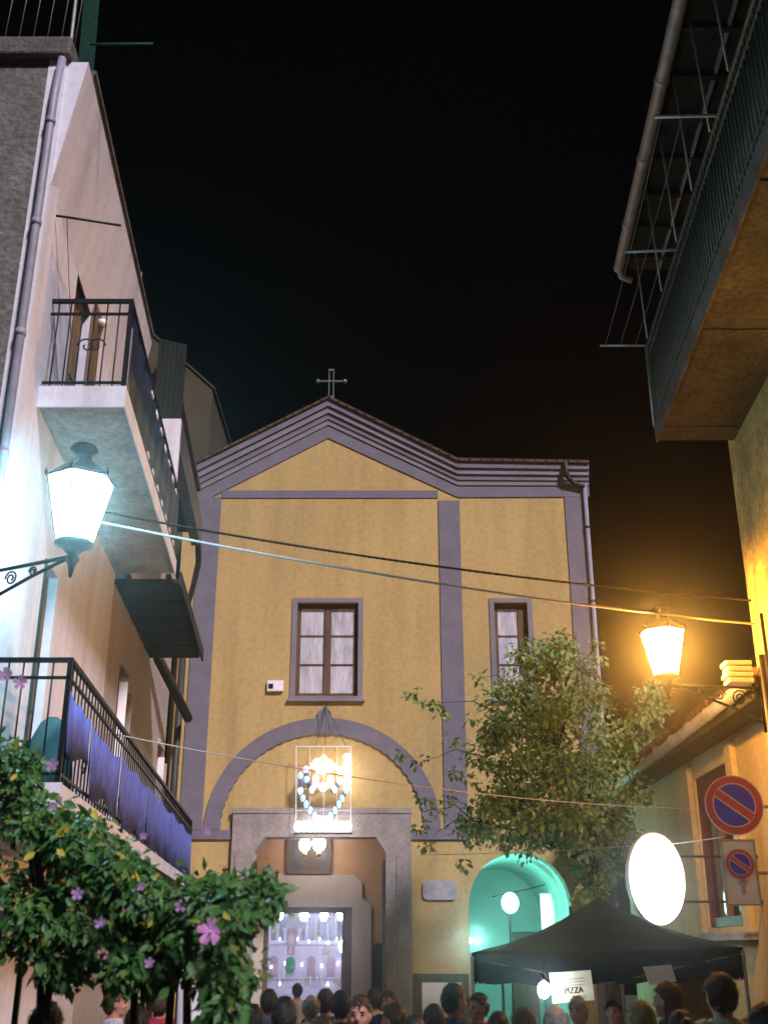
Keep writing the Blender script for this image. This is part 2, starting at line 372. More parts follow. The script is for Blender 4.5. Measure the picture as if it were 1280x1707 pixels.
for px in (458, 520, 552):
    cx_ = ax(px); w_ = .24
    plate('arch_panel', [(cx_ - w_, azz(1632))] + arc(cx_, azz(1596), w_, 180, 0, 12) + [(cx_ + w_, azz(1632))], [[(cx_ - w_ + .06, azz(1632) + .04)] + arc(cx_, azz(1596), w_ - .06, 180, 0, 10) + [(cx_ + w_ - .06, azz(1632) + .04)]], AY - .21, AY - .155, m_marble, alt)
    plate('panel_inset', [(cx_ - .11, azz(1628))] + arc(cx_, azz(1600), .11, 180, 0, 10) + [(cx_ + .11, azz(1628))], [], AY - .18, AY - .156, m_mauve, alt)
for px in (440, 476, 496, 536, 570): box('altar_pier', m_marble, alt, ax(px) - .05, ax(px) + .05, AY - .24, AY - .155, azz(1632), azz(1575), bevel=.01)
for z_ in (1577, 1634): box('altar_moulding', m_mauve, alt, ax(436), ax(586), AY - .26, AY - .245, azz(z_), azz(z_ - 2.5))
box('altar_cornice', m_marble, alt, ax(435), ax(478), AY - .12, AY + .1, azz(1573), azz(1568))
box('altar_cornice', m_marble, alt, ax(495), ax(585), AY - .12, AY + .1, azz(1573), azz(1568))
c0 = ax(486)
plate('niche', [(c0 - .22, azz(1600))] + [(c0 - .22 + 0, azz(1550))] + arc(c0, azz(1550), .22, 180, 0, 10) + [(c0 + .22, azz(1600))], [], AY - .02, AY + .06, m_lav2, alt)
lathe('statue', mat('statue_robe', (.45, .28, .30), .6, .2, 8), alt, [(.10, 0), (.13, .1), (.10, .35), (.09, .5), (.04, .56), (.055, .62), (.05, .68), (.0, .72)], (c0, AY - .1, azz(1592)), 12)
lathe('green_vase', mat('green_cloth', (.03, .25, .12), .7, .2, 6), alt, [(.05, 0), (.12, .1), (.14, .25), (.10, .38), (.05, .42)], (ax(486), AY - .35, azz(1622)), 12)
lathe('orange_banner', mat('orange_cloth', (.6, .28, .04), .8, .2, 6), alt, [(.14, 0), (.13, .2), (.11, .4), (.03, .5)], (ax(577), AY - .45, azz(1632)), 10)
m_pet = mat('altar_petals', (.55, .5, .18), .8, .4, 20)
for px, py in ((486, 1530), (450, 1628), (546, 1586), (530, 1558), (452, 1552), (560, 1640), (515, 1636)):
    gg = G()
    for k in range(14):
        c = Vector((ax(px) + random.gauss(0, .08), AY - .3 + random.gauss(0, .05), azz(py) + random.gauss(0, .05)))
        gg.add(*latheg([(.012, -.02), (.03, 0), (.012, .02)], c, 5))
    gg.obj('flower_spray', m_pet, alt)['kind'] = 'stuff'
e_led = emit('altar_light', (.85, .88, 1.0), 6.0)
for px, py in ((446, 1572), (468, 1566), (478, 1606), (497, 1566), (505, 1608), (516, 1570), (534, 1566), (548, 1572), (562, 1566), (538, 1610), (564, 1606), (455, 1612), (470, 1640), (500, 1642), (548, 1640), (575, 1618)):
    lathe('altar_light', e_led, alt, [(.003, -.04), (.026, 0), (.003, .05)], (ax(px), AY - .33, azz(py)), 8)
for px in (520, 531, 538, 470):
    lathe('candle', m_paper, alt, [(.018, 0), (.018, .28), (.004, .3)], (ax(px), AY - .3, azz(1645)), 8)
for i, (px, py, yy, lb) in enumerate(((466, 1523, 29.5, 'leftmost lit globe in the row above the altar'), (507, 1525, 29.5, 'second lit globe from the left above the altar'),
                                     (540, 1525, 29.5, 'third lit globe from the left above the altar'), (568, 1524, 29.5, 'rightmost lit globe in the row above the altar'),
                                     (572, 1577, 28.6, 'lit globe hanging low at the right edge of the church door'), (432, 1556, 28.0, 'lit globe high at the left edge of the church door'),
                                     (431, 1612, 28.0, 'lit globe low at the left edge of the church door'), (433, 1585, 28.0, 'middle lit globe at the left edge of the church door'))):
    c = P(px, py, yy); r = .125 if px > 440 else .085
    t = thing('globe_lamp', c, lb, 'lamp', 'lit globes inside the church')
    prof = [(r * math.sin(R(a)) * .82 + .001, -r * math.cos(R(a)) * 1.2) for a in range(0, 181, 20)]
    lathe('globe', e_int, t, prof, c, 14)
    tube('hanging_rod', m_gold, t, [c + Vector((0, 0, r * 1.18)), (c.x, c.y, 6.89)], .008, 6)
# windows
def window(w, cols, rows):
    x0, x1, z0, z1 = w
    su = plate('window_surround', [(x0 - .11, z0 - .06), (x0 - .11, z1 + .10), (x1 + .11, z1 + .10), (x1 + .11, z0 - .06)], [rect((x0 + .004, x1 - .004, z0 + .004, z1 - .004))], FY - .03, FY + .01, m_lav2, ch)
    box('sill', m_lav2, su, x0 - .16, x1 + .16, FY - .09, FY + .06, z0 - .125, z0 - .062, bevel=.008)
    fw = .085
    wf = plate('window', rect((x0 + .006, x1 - .006, z0 + .006, z1 - .006)), [rect((x0 + fw, x1 - fw, z0 + fw, z1 - fw))], FY + .12, FY + .20, m_wood, ch)
    cw = (x1 - x0 - 2 * fw) / cols; rh = (z1 - z0 - 2 * fw) / rows
    for c in range(1, cols):
        xx = x0 + fw + c * cw; box('mullion', m_wood, wf, xx - .08, xx + .08, FY + .11, FY + .195, z0 + fw, z1 - fw, bevel=.008)
    for r in range(1, rows):
        zz = z0 + fw + r * rh
        for c in range(cols):
            a = x0 + fw + c * cw + (.08 if c else 0); b = x0 + fw + (c + 1) * cw - (.08 if c < cols - 1 else 0)
            box('glazing_bar', m_wood, wf, a, b, FY + .13, FY + .175, zz - .017, zz + .017)
    for c in range(cols):
        for r in range(rows):
            a = x0 + fw + c * cw + (.08 if c else 0); b = x0 + fw + (c + 1) * cw - (.08 if c < cols - 1 else 0)
            z = z0 + fw + r * rh
            box('pane', m_curt, wf, a + .002, b - .002, FY + .15, FY + .158, z + .018, z + rh - .018)
window(W1, 2, 3); window(W2, 1, 3)
box('window_stile', m_wood, ch, W2[1] - .22, W2[1] - .086, FY + .115, FY + .18, W2[2] + .09, W2[3] - .09)
# cross
cr = thing('iron_cross', (-1.30, FY, 14.53), 'thin iron cross with round ends on top of the church gable', 'cross')
g = G()
for dx in (-.055, .055):
    g.tube([(-1.30 + dx, FY - .05, 14.5), (-1.30 + dx, FY - .05, 15.42)], .017, 6)
g.box(-1.37, -1.23, FY - .075, FY - .025, 15.40, 15.44); g.box(-1.38, -1.22, FY - .13, FY + .1, 14.45, 14.66)
g.obj('upright', m_irong, cr)
g = G(); g.tube([(-1.60, FY - .05, 15.10), (-1.0, FY - .05, 15.10)], .03, 8)
g.obj('crossbar', m_irong, cr)
for x in (-1.63, -.97): lathe('finial', m_irong, cr, [(.005, -.065), (.045, -.045), (.065, 0), (.045, .045), (.005, .065)], (x, FY - .05, 15.10), 10)
# downpipe on the right corner
dp = thing('rain_pipe', (4.62, FY - .1, 0), 'rainwater pipe with bent hopper on the right corner of the church', 'pipe')
tube('bend', m_dpipe, dp, [(4.30, FY - .27, 12.83), (4.30, FY - .27, 12.58), (4.36, FY - .2, 12.44), (4.50, FY - .12, 12.33), (4.74, FY - .1, 12.24)], .06, 10)
tube('pipe', m_pipe, dp, [(4.745, FY - .1, 12.3), (4.745, FY - .1, 0)], .05, 10)
for z in (11.2, 9.4, 7.5, 5.6): tube('clamp', m_dpipe, dp, [(4.745, FY - .1, z), (4.745, FY - .1, z + .05)], .062, 10)
# plaque, notice board, wall lamp
pq = tag(plate('stone_plaque', [(.80, 3.14)] + arc(.90, 3.30, .10, 180, 90, 4) + arc(1.40, 3.30, .10, 90, 0, 4) + [(1.5, 3.14)] + arc(1.40, 3.12, .10, 0, -90, 4) + arc(.90, 3.12, .10, -90, -180, 4), [], FY - .045, FY - .001, mat('plaque_stone', (.42, .38, .44), .6, .2, 6, .1, 30)), 'rounded pale lavender plaque on the church wall right of the portal', 'plaque')
nb = thing('notice_board', (1.1, FY, .7), 'framed notice board with pale poster low on the church wall', 'notice board')
plate('frame', [(.57, .55), (.57, 1.62), (1.70, 1.62), (1.70, .55)], [[(.72, .7), (.72, 1.48), (1.58, 1.48), (1.58, .7)]], FY - .07, FY - .001, m_wood, nb)
box('backing', m_wood, nb, .66, 1.6, FY - .03, FY - .002, .66, 1.54)
box('poster', m_swhite, nb, .76, 1.28, FY - .04, FY - .031, .74, 1.46); box('poster', m_cpaper, nb, 1.33, 1.56, FY - .04, FY - .031, .74, 1.46)
wl = thing('wall_box', (-2.5, FY, 7.4), 'small white electrical box on the church wall left of the window', 'electrical box')
box('case', m_swhite, wl, -2.58, -2.22, FY - .09, FY - .001, 7.36, 7.60, bevel=.015); box('lens', m_dglass, wl, -2.54, -2.44, FY - .11, FY - .091, 7.42, 7.52)
# vaulted passage at the right of the church
TY0, TY1 = FY + .4, FY + 5
g = G(); ap = [(pass_c + pass_r, 0)] + arc(pass_c, pass_s, pass_r, 0, 180, 20) + [(pass_c - pass_r, 0)]
for i in range(len(ap) - 1):
    (xa, za), (xb, zb) = ap[i], ap[i + 1]
    g.add([(xa, TY0 - .4, za), (xb, TY0 - .4, zb), (xb, TY1, zb), (xa, TY1, za)], [(0, 1, 2, 3)])
va = M('passage_vault', g.v, g.f, m_tealp, ch)
va.scale = (1, 1, 1)
plate('passage_end_wall', [(pass_c - 1.1, 0)] + arc(pass_c, pass_s, 1.1, 180, 0, 16) + [(pass_c + 1.1, 0)], [[(3.15, .0), (3.15, 2.5), (3.75, 2.5), (3.75, .0)]], TY1, TY1 + .2, m_tealp, ch)
box('passage_door', m_wood, ch, 3.16, 3.74, TY1 + .1, TY1 + .16, 0, 2.49)
tube('passage_cable', m_bcable, ch, [P(820, 1495, 26.5), P(880, 1482, 26.8), P(945, 1465, 26.2)], .012, 6)
pl = P(850, 1505, 25.0)
t = thing('globe_street_lamp', (pl.x, pl.y, 0), 'teal white globe lamp on thin post inside the arched passage', 'lamp')
lathe('globe', e_teal, t, [(.19 * math.sin(R(a)) * .95 + .001, -.19 * math.cos(R(a)) * 1.1) for a in range(0, 181, 15)], pl, 18)
tube('post', m_iron, t, [(pl.x - .02, pl.y, 0), (pl.x - .02, pl.y, pl.z - .19)], .028, 8)
b1 = P(900, 1490, 26.6); b2 = P(932, 1540, 26.6)
wb = box('glowing_board', emit('board_teal_glow', (.45, 1.0, .95), .55), None, b1.x, b2.x, 26.58, 26.64, b2.z - .6, b1.z); tag(wb, 'white board with teal glow put into its face inside the arched passage', 'panel')  # teal lamplight put into the board as emission; it is no lamp
for lx, ly, lz, en in ((1.99, 24.95, 2.25, 60),):  # added fill light; its bulb and bracket are invented to go with it
    ld = bpy.data.lights.new('passage_fill_light', 'POINT'); ld.energy = en; ld.color = (.30, 1.0, .86); ld.shadow_soft_size = .12
    lo = bpy.data.objects.new('passage_fill_light', ld); COL.objects.link(lo)
    t = thing('passage_added_lamp', (1.76, ly, lz), 'added teal lamp brightening the left wall of the arched passage', 'lamp')
    lo.parent = t; lo.location = (lx - 1.76, 0, 0)
    lathe('bulb', e_teal, t, [(.05 * math.sin(R(a)) + .0005, -.05 * math.cos(R(a)) * 1.2) for a in range(0, 181, 30)], (1.83, ly, lz), 12)
    box('bracket', m_iron, t, 1.742, 1.79, ly - .03, ly + .03, lz - .03, lz + .03)

# ------------------------------------------------------------------ festive light emblem hanging over the portal
EY = FY - .35
em = thing('light_emblem', P(541, 1388, EY), 'festive light frame of coloured bulbs with crown hanging over the church portal', 'light decoration')
def ez(zx, zy): return P(470 + zx / 7.76, 1220 + zy / 7.76, EY)
g = G()
c4 = [ez(185, 190), ez(890, 190), ez(890, 1290), ez(180, 1290)]
for a in range(4): g.tube([c4[a], c4[(a + 1) % 4]], .012, 6)
for k in range(1, 4): g.tube([ez(185, 190 + 275 * k), ez(890, 190 + 275 * k)], .006, 5)
for k in range(1, 4): g.tube([ez(185 + 176 * k, 190), ez(185 + 176 * k, 1290)], .006, 5)
g.obj('frame', m_swhite, em)
g = G()
for q in ([(240, 560), (245, 760), (315, 940), (425, 1090), (535, 1190)], [(825, 740), (780, 870), (685, 1015), (600, 1100), (535, 1190)], [(312, 480), (330, 640), (390, 760)], [(745, 620), (700, 720), (640, 780)]):
    g.tube([ez(*p) for p in q], .05, 6)
g.obj('rope', mat('blue_tube', (.08, .16, .3), .5, .2, 8), em, True)
g = G(); g.tube([ez(150, 1315), ez(910, 1315)], .018, 6); g.obj('base_bar', m_iron, em)
def bulb(p, r, m, el=1.25):
    r *= 1.25
    lathe('bulb', m, em, [(r * math.sin(R(a)) + .0005, -r * math.cos(R(a)) * el) for a in range(0, 181, 30)], p + Vector((0, -.03, 0)), 10)
for q in ((240, 570), (320, 620), (275, 860), (315, 940), (368, 1015), (825, 760), (780, 865), (737, 940), (685, 1015), (630, 1085), (425, 1085)): bulb(ez(*q), .042, e_blue, 1.5)
for q in ((312, 490), (243, 765), (745, 640), (390, 750), (680, 745), (480, 1130), (590, 1130), (535, 1150)): bulb(ez(*q), .045, e_cy, 1.4)
bulb(ez(535, 715), .075, e_cy, 1.1)
for q in ((437, 610), (437, 670), (630, 620), (630, 670)): bulb(ez(*q), .062, e_pink)
for q in ((420, 440), (475, 490), (535, 505), (600, 490), (655, 450), (450, 400)): bulb(ez(*q), .062, e_cream, 1.1)
for q in ((540, 345), (500, 385), (580, 385), (540, 420), (625, 405)): bulb(ez(*q), .055, e_yel, 1.1)
for q in ((845, 335), (845, 410), (845, 485), (848, 560), (845, 635), (845, 690), (765, 500)): bulb(ez(*q), .066, e_white, 1.1)
for k in range(10): bulb(ez(222 + 69 * k, 1225), .083, e_white, 1.05)
tube('hanging_wire', m_bcable, em, [P(543, 1175, FY - .1), ez(830, 190)], .006, 5)
tube('hanging_wire', m_bcable, em, [P(543, 1175, FY - .1), ez(560, 190)], .006, 5)
tube('hanging_wire', m_bcable, em, [P(543, 1175, FY - .1), ez(430, 190)], .006, 5)
for px, py, r, lb in ((508, 1408, .13, 'left of two white globe lamps hanging in the church porch'), (532, 1406, .15, 'larger right one of two globe lamps in the church porch')):
    c = P(px, py, FY + .8)
    t = thing('porch_lamp', c, lb, 'lamp', 'porch lamps')
    lathe('globe', e_porch, t, [(r * math.sin(R(a)) * .95 + .001, -r * math.cos(R(a)) * 1.15) for a in range(0, 181, 15)], c, 16)
    lathe('cap', m_gold, t, [(.05, -r * 1.15 - .10), (.06, -r * 1.15 - .05), (.03, -r * 1.13)], c, 10)
    tube('chain', m_iron, t, [c + Vector((0, 0, r * 1.14)), (c.x, c.y, 5.0)], .01, 6)

# ------------------------------------------------------------------ houses on the left
def wl_x(Y): return -3.5 - .08 * (Y - 9.4)
def LF(o, Y, z): return (wl_x(Y) + o, Y, z)
h1 = thing('corner_house', (-5.5, 9.4, 0), 'tall pale plastered house with rough grey end wall at the left edge', 'house')
C0 = 9.4
# end wall towards the viewer, grey rough render; street wall white
box('end_wall', m_grey, h1, -9.5, wl_x(C0) - .19, C0, C0 + .3, 0, 11.15)
box('corner_strip', m_white, h1, wl_x(C0) - .188, wl_x(C0), C0 - .012, C0 + .3, 0, 11.15)
# street wall with door openings, as a plate in (along, z)
DU = (11.05, 11.95, 7.4, 9.72); DL = (11.25, 11.85, 3.36, 5.95)
sw = plate('street_wall', [(C0 + .3, 0), (C0 + .3, 11.15), (15.45, 11.15), (15.45, 0)], [rect(DU), rect(DL)], -.3, 0, m_white, h1, fn=lambda a, b, c: LF(b, a, c))
for D in (DU, DL):
    dr = box('door', m_doorw, h1, -.16, -.10, D[0] + .02, D[1] - .02, D[2], D[3] - .02, LF)
    for k in (0, 1):
        a = D[0] + .08 + k * (D[1] - D[0]) / 2; b = a + (D[1] - D[0]) / 2 - .14
        box('door_panel', m_doorw, dr, -.10, -.085, a, b, D[2] + .2, D[2] + .9, LF); box('door_panel', m_doorw, dr, -.10, -.085, a, b, D[2] + 1.05, D[3] - .2, LF)
box('jamb_teal_light', m_teal, h1, -.02, .012, DL[0] - .1, DL[0], DL[2], DL[3], LF)  # teal colour stands in for lantern light on the jamb
box('open_shutter', m_doorw, h1, .005, .05, DU[1] + .02, DU[1] + .48, DU[2] + .05, DU[3], LF)
box('coping', m_conc, h1, -9.5, wl_x(C0) + .06, C0 - .12, C0 + .35, 11.15, 11.40, bevel=.03)
box('roof_eave', m_conc, h1, -1.0, .22, C0 + .352, 15.5, 11.16, 11.30, LF)
box('roof_edge', m_conc, h1, -1.0, .25, C0 + .36, 15.5, 11.302, 11.36, LF)
box('back_volume', m_grey, h1, -9.5, -4.6, C0 + .3, 15.4, 0, 11.1)
fz = [LF(.002, Y, 9.5) for Y in (C0 + .02, 15.45)] + [LF(.235, Y, 11.155) for Y in (C0 + .02, 15.45)] + [LF(.002, Y, 11.155) for Y in (C0 + .02, 15.45)]
fixn(M('frieze', fz, [(0, 1, 3, 2), (2, 3, 5, 4), (4, 5, 1, 0), (0, 2, 4), (1, 5, 3)], m_white, h1))
# corner downpipe
dp = thing('corner_pipe', (wl_x(C0) - .05, C0 - .08, 0), 'grey lavender rain pipe running down the corner of the tall left house', 'pipe')
tube('pipe', m_pipe, dp, [(wl_x(C0) - .02, C0 - .09, 11.1), (wl_x(C0) - .05, C0 - .09, 10.6), (wl_x(C0) - .05, C0 - .09, 0)], .043, 12)
for z in (10.2, 8.9, 7.6, 6.3, 5.0, 3.6): tube('collar', m_pipe, dp, [(wl_x(C0) - .05, C0 - .09, z), (wl_x(C0) - .05, C0 - .09, z + .07)], .052, 12)
tube('supply_cables', m_bcable, dp, [(wl_x(C0) - .16, C0 - .04, 5.9), (wl_x(C0) - .14, C0 - .04, 5.2), (wl_x(C0) - .17, C0 - .04, 4.2), (wl_x(C0) - .15, C0 - .04, 3.0)], .016, 6)
tube('supply_cables', m_bcable, dp, [(wl_x(C0) - .20, C0 - .04, 6.0), (wl_x(C0) - .21, C0 - .04, 5.0), (wl_x(C0) - .20, C0 - .04, 3.0)], .012, 6)
# roof terrace net
tn = thing('terrace_net', (-6, C0, 11.4), 'dark green net fence on posts above the left house roof edge', 'net fence')
for i in range(18):
    x = -6.2 + i * .16; tube('rod', m_irong, tn, [(x, C0 + .1, 11.38), (x + .05, C0 + .1, 13.2)], .006, 5)
g = G(); g.tube([(wl_x(C0) - .02, C0 + .1, 11.38), (wl_x(C0) - .05, C0 + .1, 13.2)], .022, 8); g.obj('post', m_irong, tn)
tube('post', m_irong, tn, [(wl_x(15.3) - .02, 15.3, 11.3), (wl_x(15.3) - .02, 15.3, 12.4)], .022, 8)
g = G()
for k in range(16): g.tube([LF(.10, C0 + .12 + k * .05, 11.2 - .0), LF(.03, C0 + .12 + k * .05, 13.2)], .004, 4)
for k in range(28): g.tube([LF(.10 - k * .0025, C0 + .1, 11.25 + k * .07), LF(.10 - k * .0025, C0 + .9, 11.25 + k * .07)], .004, 4)
g.obj('netting', m_net, tn)
tube('net_bar', m_net, tn, [P(150, 74, C0 + .3), P(255, 73, C0 + .3)], .016, 6)
# clothes line arm and small lamp on the upper wall
ca = thing('clothes_bracket', LF(0, 10.2, 9.9), 'thin dark clothes line arm on the upper left house wall', 'clothes line arm')
a0 = P(112, 362, 9.75); a1 = P(202, 376, 9.75)
tube('arm', m_iron, ca, [(wl_x(9.75) + .0, 9.75, a0.z + .02), a0, a1], .014, 6)
tube('line', m_bcable, ca, [a0, LF(.02, 11.0, 8.6)], .005, 4)
wl2 = thing('wall_light', LF(0, 12.3, 9.3), 'small unlit white lamp fixture high on the left house wall', 'wall lamp')
q = LF(.10, 12.25, 9.55); lathe('head', m_swhite, wl2, [(.01, -.05), (.06, -.03), (.07, .03), (.02, .05)], q, 12)
tube('stem', m_dpipe, wl2, [LF(.0, 12.25, 9.2), LF(.06, 12.25, 9.25), LF(.10, 12.25, 9.5)], .018, 6)

def railing(parent, fn, o, y0, y1, zb, zt, gap, endy, screens=None, m=m_iron, rb=.009):
    """iron railing along a street front, with a return at the near end"""
    box('top_rail', m, parent, o - .025, o + .02, y0, y1, zt - .04, zt, fn)
    box('second_rail', m, parent, o - .014, o + .012, y0, y1, zt - .19, zt - .165, fn)
    box('bottom_rail', m, parent, o - .014, o + .012, y0, y1, zb + .10, zb + .125, fn)
    box('top_rail', m, parent, .0, o - .026, y0, y0 + .045, zt - .04, zt, fn)
    box('second_rail', m, parent, .0, o - .016, y0 + .01, y0 + .035, zt - .19, zt - .165, fn)
    box('bottom_rail', m, parent, .0, o - .016, y0 + .01, y0 + .035, zb + .10, zb + .125, fn)
    for yy in (y0 + .02, y1 - .02): box('post', m, parent, o - .024, o + .019, yy - .02, yy + .02, zb, zt - .041, fn)
    n = int((y1 - y0) / gap)
    ref = None
    for i in range(1, n):
        Y = y0 + (y1 - y0) * i / n; a = Vector(fn(o, Y, zb + .02))
        if ref is None:
            ref = tube('baluster', m, parent, [(0, 0, 0), (0, 0, zt - zb - .06)], rb, 6, loc=(0, 0, 0)); ob = ref
        else:
            ob = ref.copy(); COL.objects.link(ob)
        ob.parent = parent; ob.location = a - wloc(parent)
    k = int(o / .13)
    for i in range(k):
        ob = ref.copy(); COL.objects.link(ob); ob.location = Vector(fn(.08 + i * .13, y0 + .022, zb + .02)) - wloc(parent)
def scroll(parent, c, m, sx=1, ax_='x', r=.10):
    pts = []
    for k in range(26):
        a = k / 25 * 3.6 * math.pi / 1.6; rr = r * (1 - k / 25 * .8)
        d = sx * rr * math.cos(a)
        pts.append((c[0] + (d if ax_ == 'x' else 0), c[1] + (d if ax_ == 'y' else 0), c[2] + rr * math.sin(a)))
    tube('scroll', m, parent, pts, .009, 5)
# upper balcony
ub = thing('upper_balcony', LF(0, 10.05, 7.2), 'upper left house balcony with iron railing, pale slab and dark blue screen', 'balcony')
box('slab', m_slab, ub, .0, .88, 10.05, 15.42, 7.22, 7.40, LF, .012)
box('slab_edge', m_white, ub, .882, .90, 10.03, 15.44, 7.20, 7.42, LF)
box('slab_edge', m_white, ub, .0, .90, 10.02, 10.048, 7.19, 7.43, LF)
railing(ub, LF, .85, 10.08, 15.40, 7.40, 8.52, .14, 15.4)
for x in (.42, .52): scroll(ub, LF(x, 10.1, 7.95), m_iron, -1 if x < .5 else 1)
g = G(); n = 60
for i in range(n + 1):
    Y = 10.22 + (15.34 - 10.22) * i / n; w = .012 * math.sin(i * 1.7) + .008 * math.sin(i * .6)
    zt_ = 8.36 + .04 * math.sin(i * .9)
    g.v += [LF(.875 + w, Y, 7.46), LF(.875 - w, Y, zt_)]
for i in range(n): g.f.append((2 * i, 2 * i + 2, 2 * i + 3, 2 * i + 1))
sc = g.obj('privacy_screen', m_dblue, ub, True); md = sc.modifiers.new('thick', 'SOLIDIFY'); md.thickness = .006
for i in range(7):  # white strips imitate glints along the edges of the glossy screen
    Y = 11.7 + i * .5; box('screen_glint', m_swhite, ub, .893, .905, Y, Y + .16, 8.24 - (i % 2) * .03, 8.28, LF)
    box('screen_glint', m_swhite, ub, .893, .905, Y + .1, Y + .24, 7.48, 7.52, LF)
# lower balcony
lb = thing('lower_balcony', LF(0, 9.45, 3.2), 'long lower left house balcony with iron railing and blue cloth panels', 'balcony')
box('slab', m_slab, lb, .0, .78, 9.42, 22.4, 3.16, 3.30, LF, .012)
box('slab_edge', m_white, lb, .782, .80, 9.40, 22.42, 3.14, 3.32, LF)
box('slab_edge', m_white, lb, .0, .80, 9.385, 9.418, 3.13, 3.33, LF)
railing(lb, LF, .75, 9.45, 22.35, 3.30, 4.42, .17, 22.3)
for i in range(16): scroll(lb, LF(.75, 9.75 + i * .8, 3.62), m_iron, 1, 'y', .09)
for j, (ya, yb, zt_, zb_) in enumerate(((9.5, 10.6, 4.12, 3.62), (10.7, 12.6, 4.06, 3.42), (12.7, 15.2, 4.10, 3.36), (15.3, 18.4, 4.12, 3.34), (18.5, 22.3, 4.14, 3.30))):
    g = G(); n = int((yb - ya) / .035); per = .55
    for i in range(n + 1):
        Y = ya + (yb - ya) * i / n; w = .014 * math.sin(i * .75 + j) + .006 * math.sin(i * .31)
        sag = -.05 * abs(math.sin(math.pi * (Y - ya) / (yb - ya) * 2)) + .012 * math.sin(Y * 4.1)
        g.v += [LF(.785 + w, Y, zb_ + .05 * math.sin(Y * 5)), LF(.775 + w * .5, Y, (zb_ + zt_) / 2), LF(.772, Y, zt_ + sag)]
    for i in range(n):
        for k in (0, 1): g.f.append((3 * i + k, 3 * i + 3 + k, 3 * i + 4 + k, 3 * i + 1 + k))
    c = g.obj('cloth_panel', m_blue, lb, True); md = c.modifiers.new('thick', 'SOLIDIFY'); md.thickness = .004
# teal cover and flower pots standing on the lower balcony
g = G(); prof = [(.0, 1.05), (.10, 1.0), (.2, .75), (.26, .35), (.27, .02)]
tc_ = lathe('covered_heater', m_teal, None, [(.24, .0), (.235, .3), (.19, .58), (.11, .76), (.05, .81), (.005, .82)], LF(.40, 10.6, 3.305), 18)
tag(tc_, 'teal cover standing on the lower left balcony behind the railing', 'cover')

# second and third houses
h2 = thing('loggia_house', (-6, 15.5, 0), 'beige house with dark board canopy and loggia beyond the upper balcony', 'house')
DA = (16.75, 17.5, 3.3, 6.15); DB = (22.3, 23.0, 3.3, 5.9)
plate('street_wall', [(15.452, 0), (15.452, 9.75), (23.55, 9.75), (23.55, 0)], [rect(DA), rect(DB)], -.3, -.02, m_beige, h2, fn=lambda a, b, c: LF(b, a, c))
for D in (DA, DB):
    box('window_void', m_dglass, h2, -.24, -.2, D[0], D[1], D[2], D[3], LF)
    wf = box('window_frame', m_swhite, h2, -.19, -.10, D[0] + .02, D[0] + .12, D[2], D[3] - .35, LF)
    box('shutter', m_swhite, h2, .0, .13, D[0] + .0, D[0] + .04, D[2] + .1, D[3] - .25, LF); box('shutter', m_beige, h2, .0, .10, D[1] + .05, D[1] + .09, D[2] + .1, D[3] - .25, LF)
    box('lintel', m_beige, h2, -.018, .03, D[0] - .1, D[1] + .1, D[3], D[3] + .12, LF)
box('upper_wall', m_beige, h2, -.5, -.02, 15.46, 20.2, 9.752, 10.6, LF)
box('house_body', m_beige, h2, -4.5, -.55, 15.5, 23.5, 0, 9.7, LF)
roof2 = fixn(M('roof', [LF(.7, 15.6, 10.55), LF(.7, 20.2, 10.55), LF(-4.5, 20.2, 12.2), LF(-4.5, 15.6, 12.2), LF(.7, 15.6, 10.65), LF(.7, 20.2, 10.65), LF(-4.5, 20.2, 12.3), LF(-4.5, 15.6, 12.3)], [(0, 1, 2, 3), (4, 5, 6, 7), (0, 1, 5, 4), (1, 2, 6, 5), (2, 3, 7, 6), (3, 0, 4, 7)], m_tile, h2))
box('screen_wall', m_white, h2, .0, .80, 15.47, 15.60, 7.45, 9.80, LF)
for k in range(6): box('screen_board', m_black, h2, .35 + k * .075, .35 + k * .075 + .071, 15.48, 15.56, 9.802, 11.25 - k * .02, LF)
box('loggia_fascia', m_dblue, h2, .62, .80, 15.61, 19.95, 9.32, 9.85, LF)
box('loggia_ceiling', m_dwood, h2, -.02, .618, 15.61, 19.95, 9.6, 9.75, LF)
for k in range(15): box('canopy_board', m_dwood, h2, -.01 + 0, .94 - .002 * k, 15.50 + k * .302, 15.50 + k * .302 + .288, 7.10 + .006 * (k % 3), 7.16, LF)
for o in (.15, .75): box('canopy_beam', m_dwood, h2, o, o + .07, 15.5, 20.0, 7.162, 7.24, LF)
box('canopy_edge', m_dwood, h2, .95, .985, 15.48, 20.05, 7.06, 7.26, LF)
gt = thing('side_gutter', LF(.1, 20, 7), 'dark sloping roof gutter below the board canopy near the church', 'gutter')
tube('trough', m_dwood, gt, [(-4.22, 20.1, 7.12), (-4.18, 23.4, 6.66)], [.10, .10], 10)
dp = thing('dark_downpipe', (-4.36, 23.6, 0), 'dark drainpipe between the left houses and the church', 'pipe')
tube('pipe', m_dpipe, dp, [(-4.42, 23.6, 9.2), (-4.42, 23.6, 0)], .075, 10)
tube('bend', m_dpipe, dp, [LF(.75, 19.9, 9.42), LF(.72, 20.6, 9.2), LF(.5, 22, 9.15), (-4.42, 23.6, 9.1)], .06, 8)
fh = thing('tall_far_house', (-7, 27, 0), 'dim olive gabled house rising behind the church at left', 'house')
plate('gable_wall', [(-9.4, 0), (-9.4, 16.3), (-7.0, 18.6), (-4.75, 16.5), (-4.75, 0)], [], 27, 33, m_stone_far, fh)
plate('verge', [(-9.5, 16.3), (-7.0, 18.68), (-4.68, 16.5), (-4.68, 16.56), (-7.0, 18.76), (-9.5, 16.4)], [], 26.95, 33.1, m_stone_far, fh)

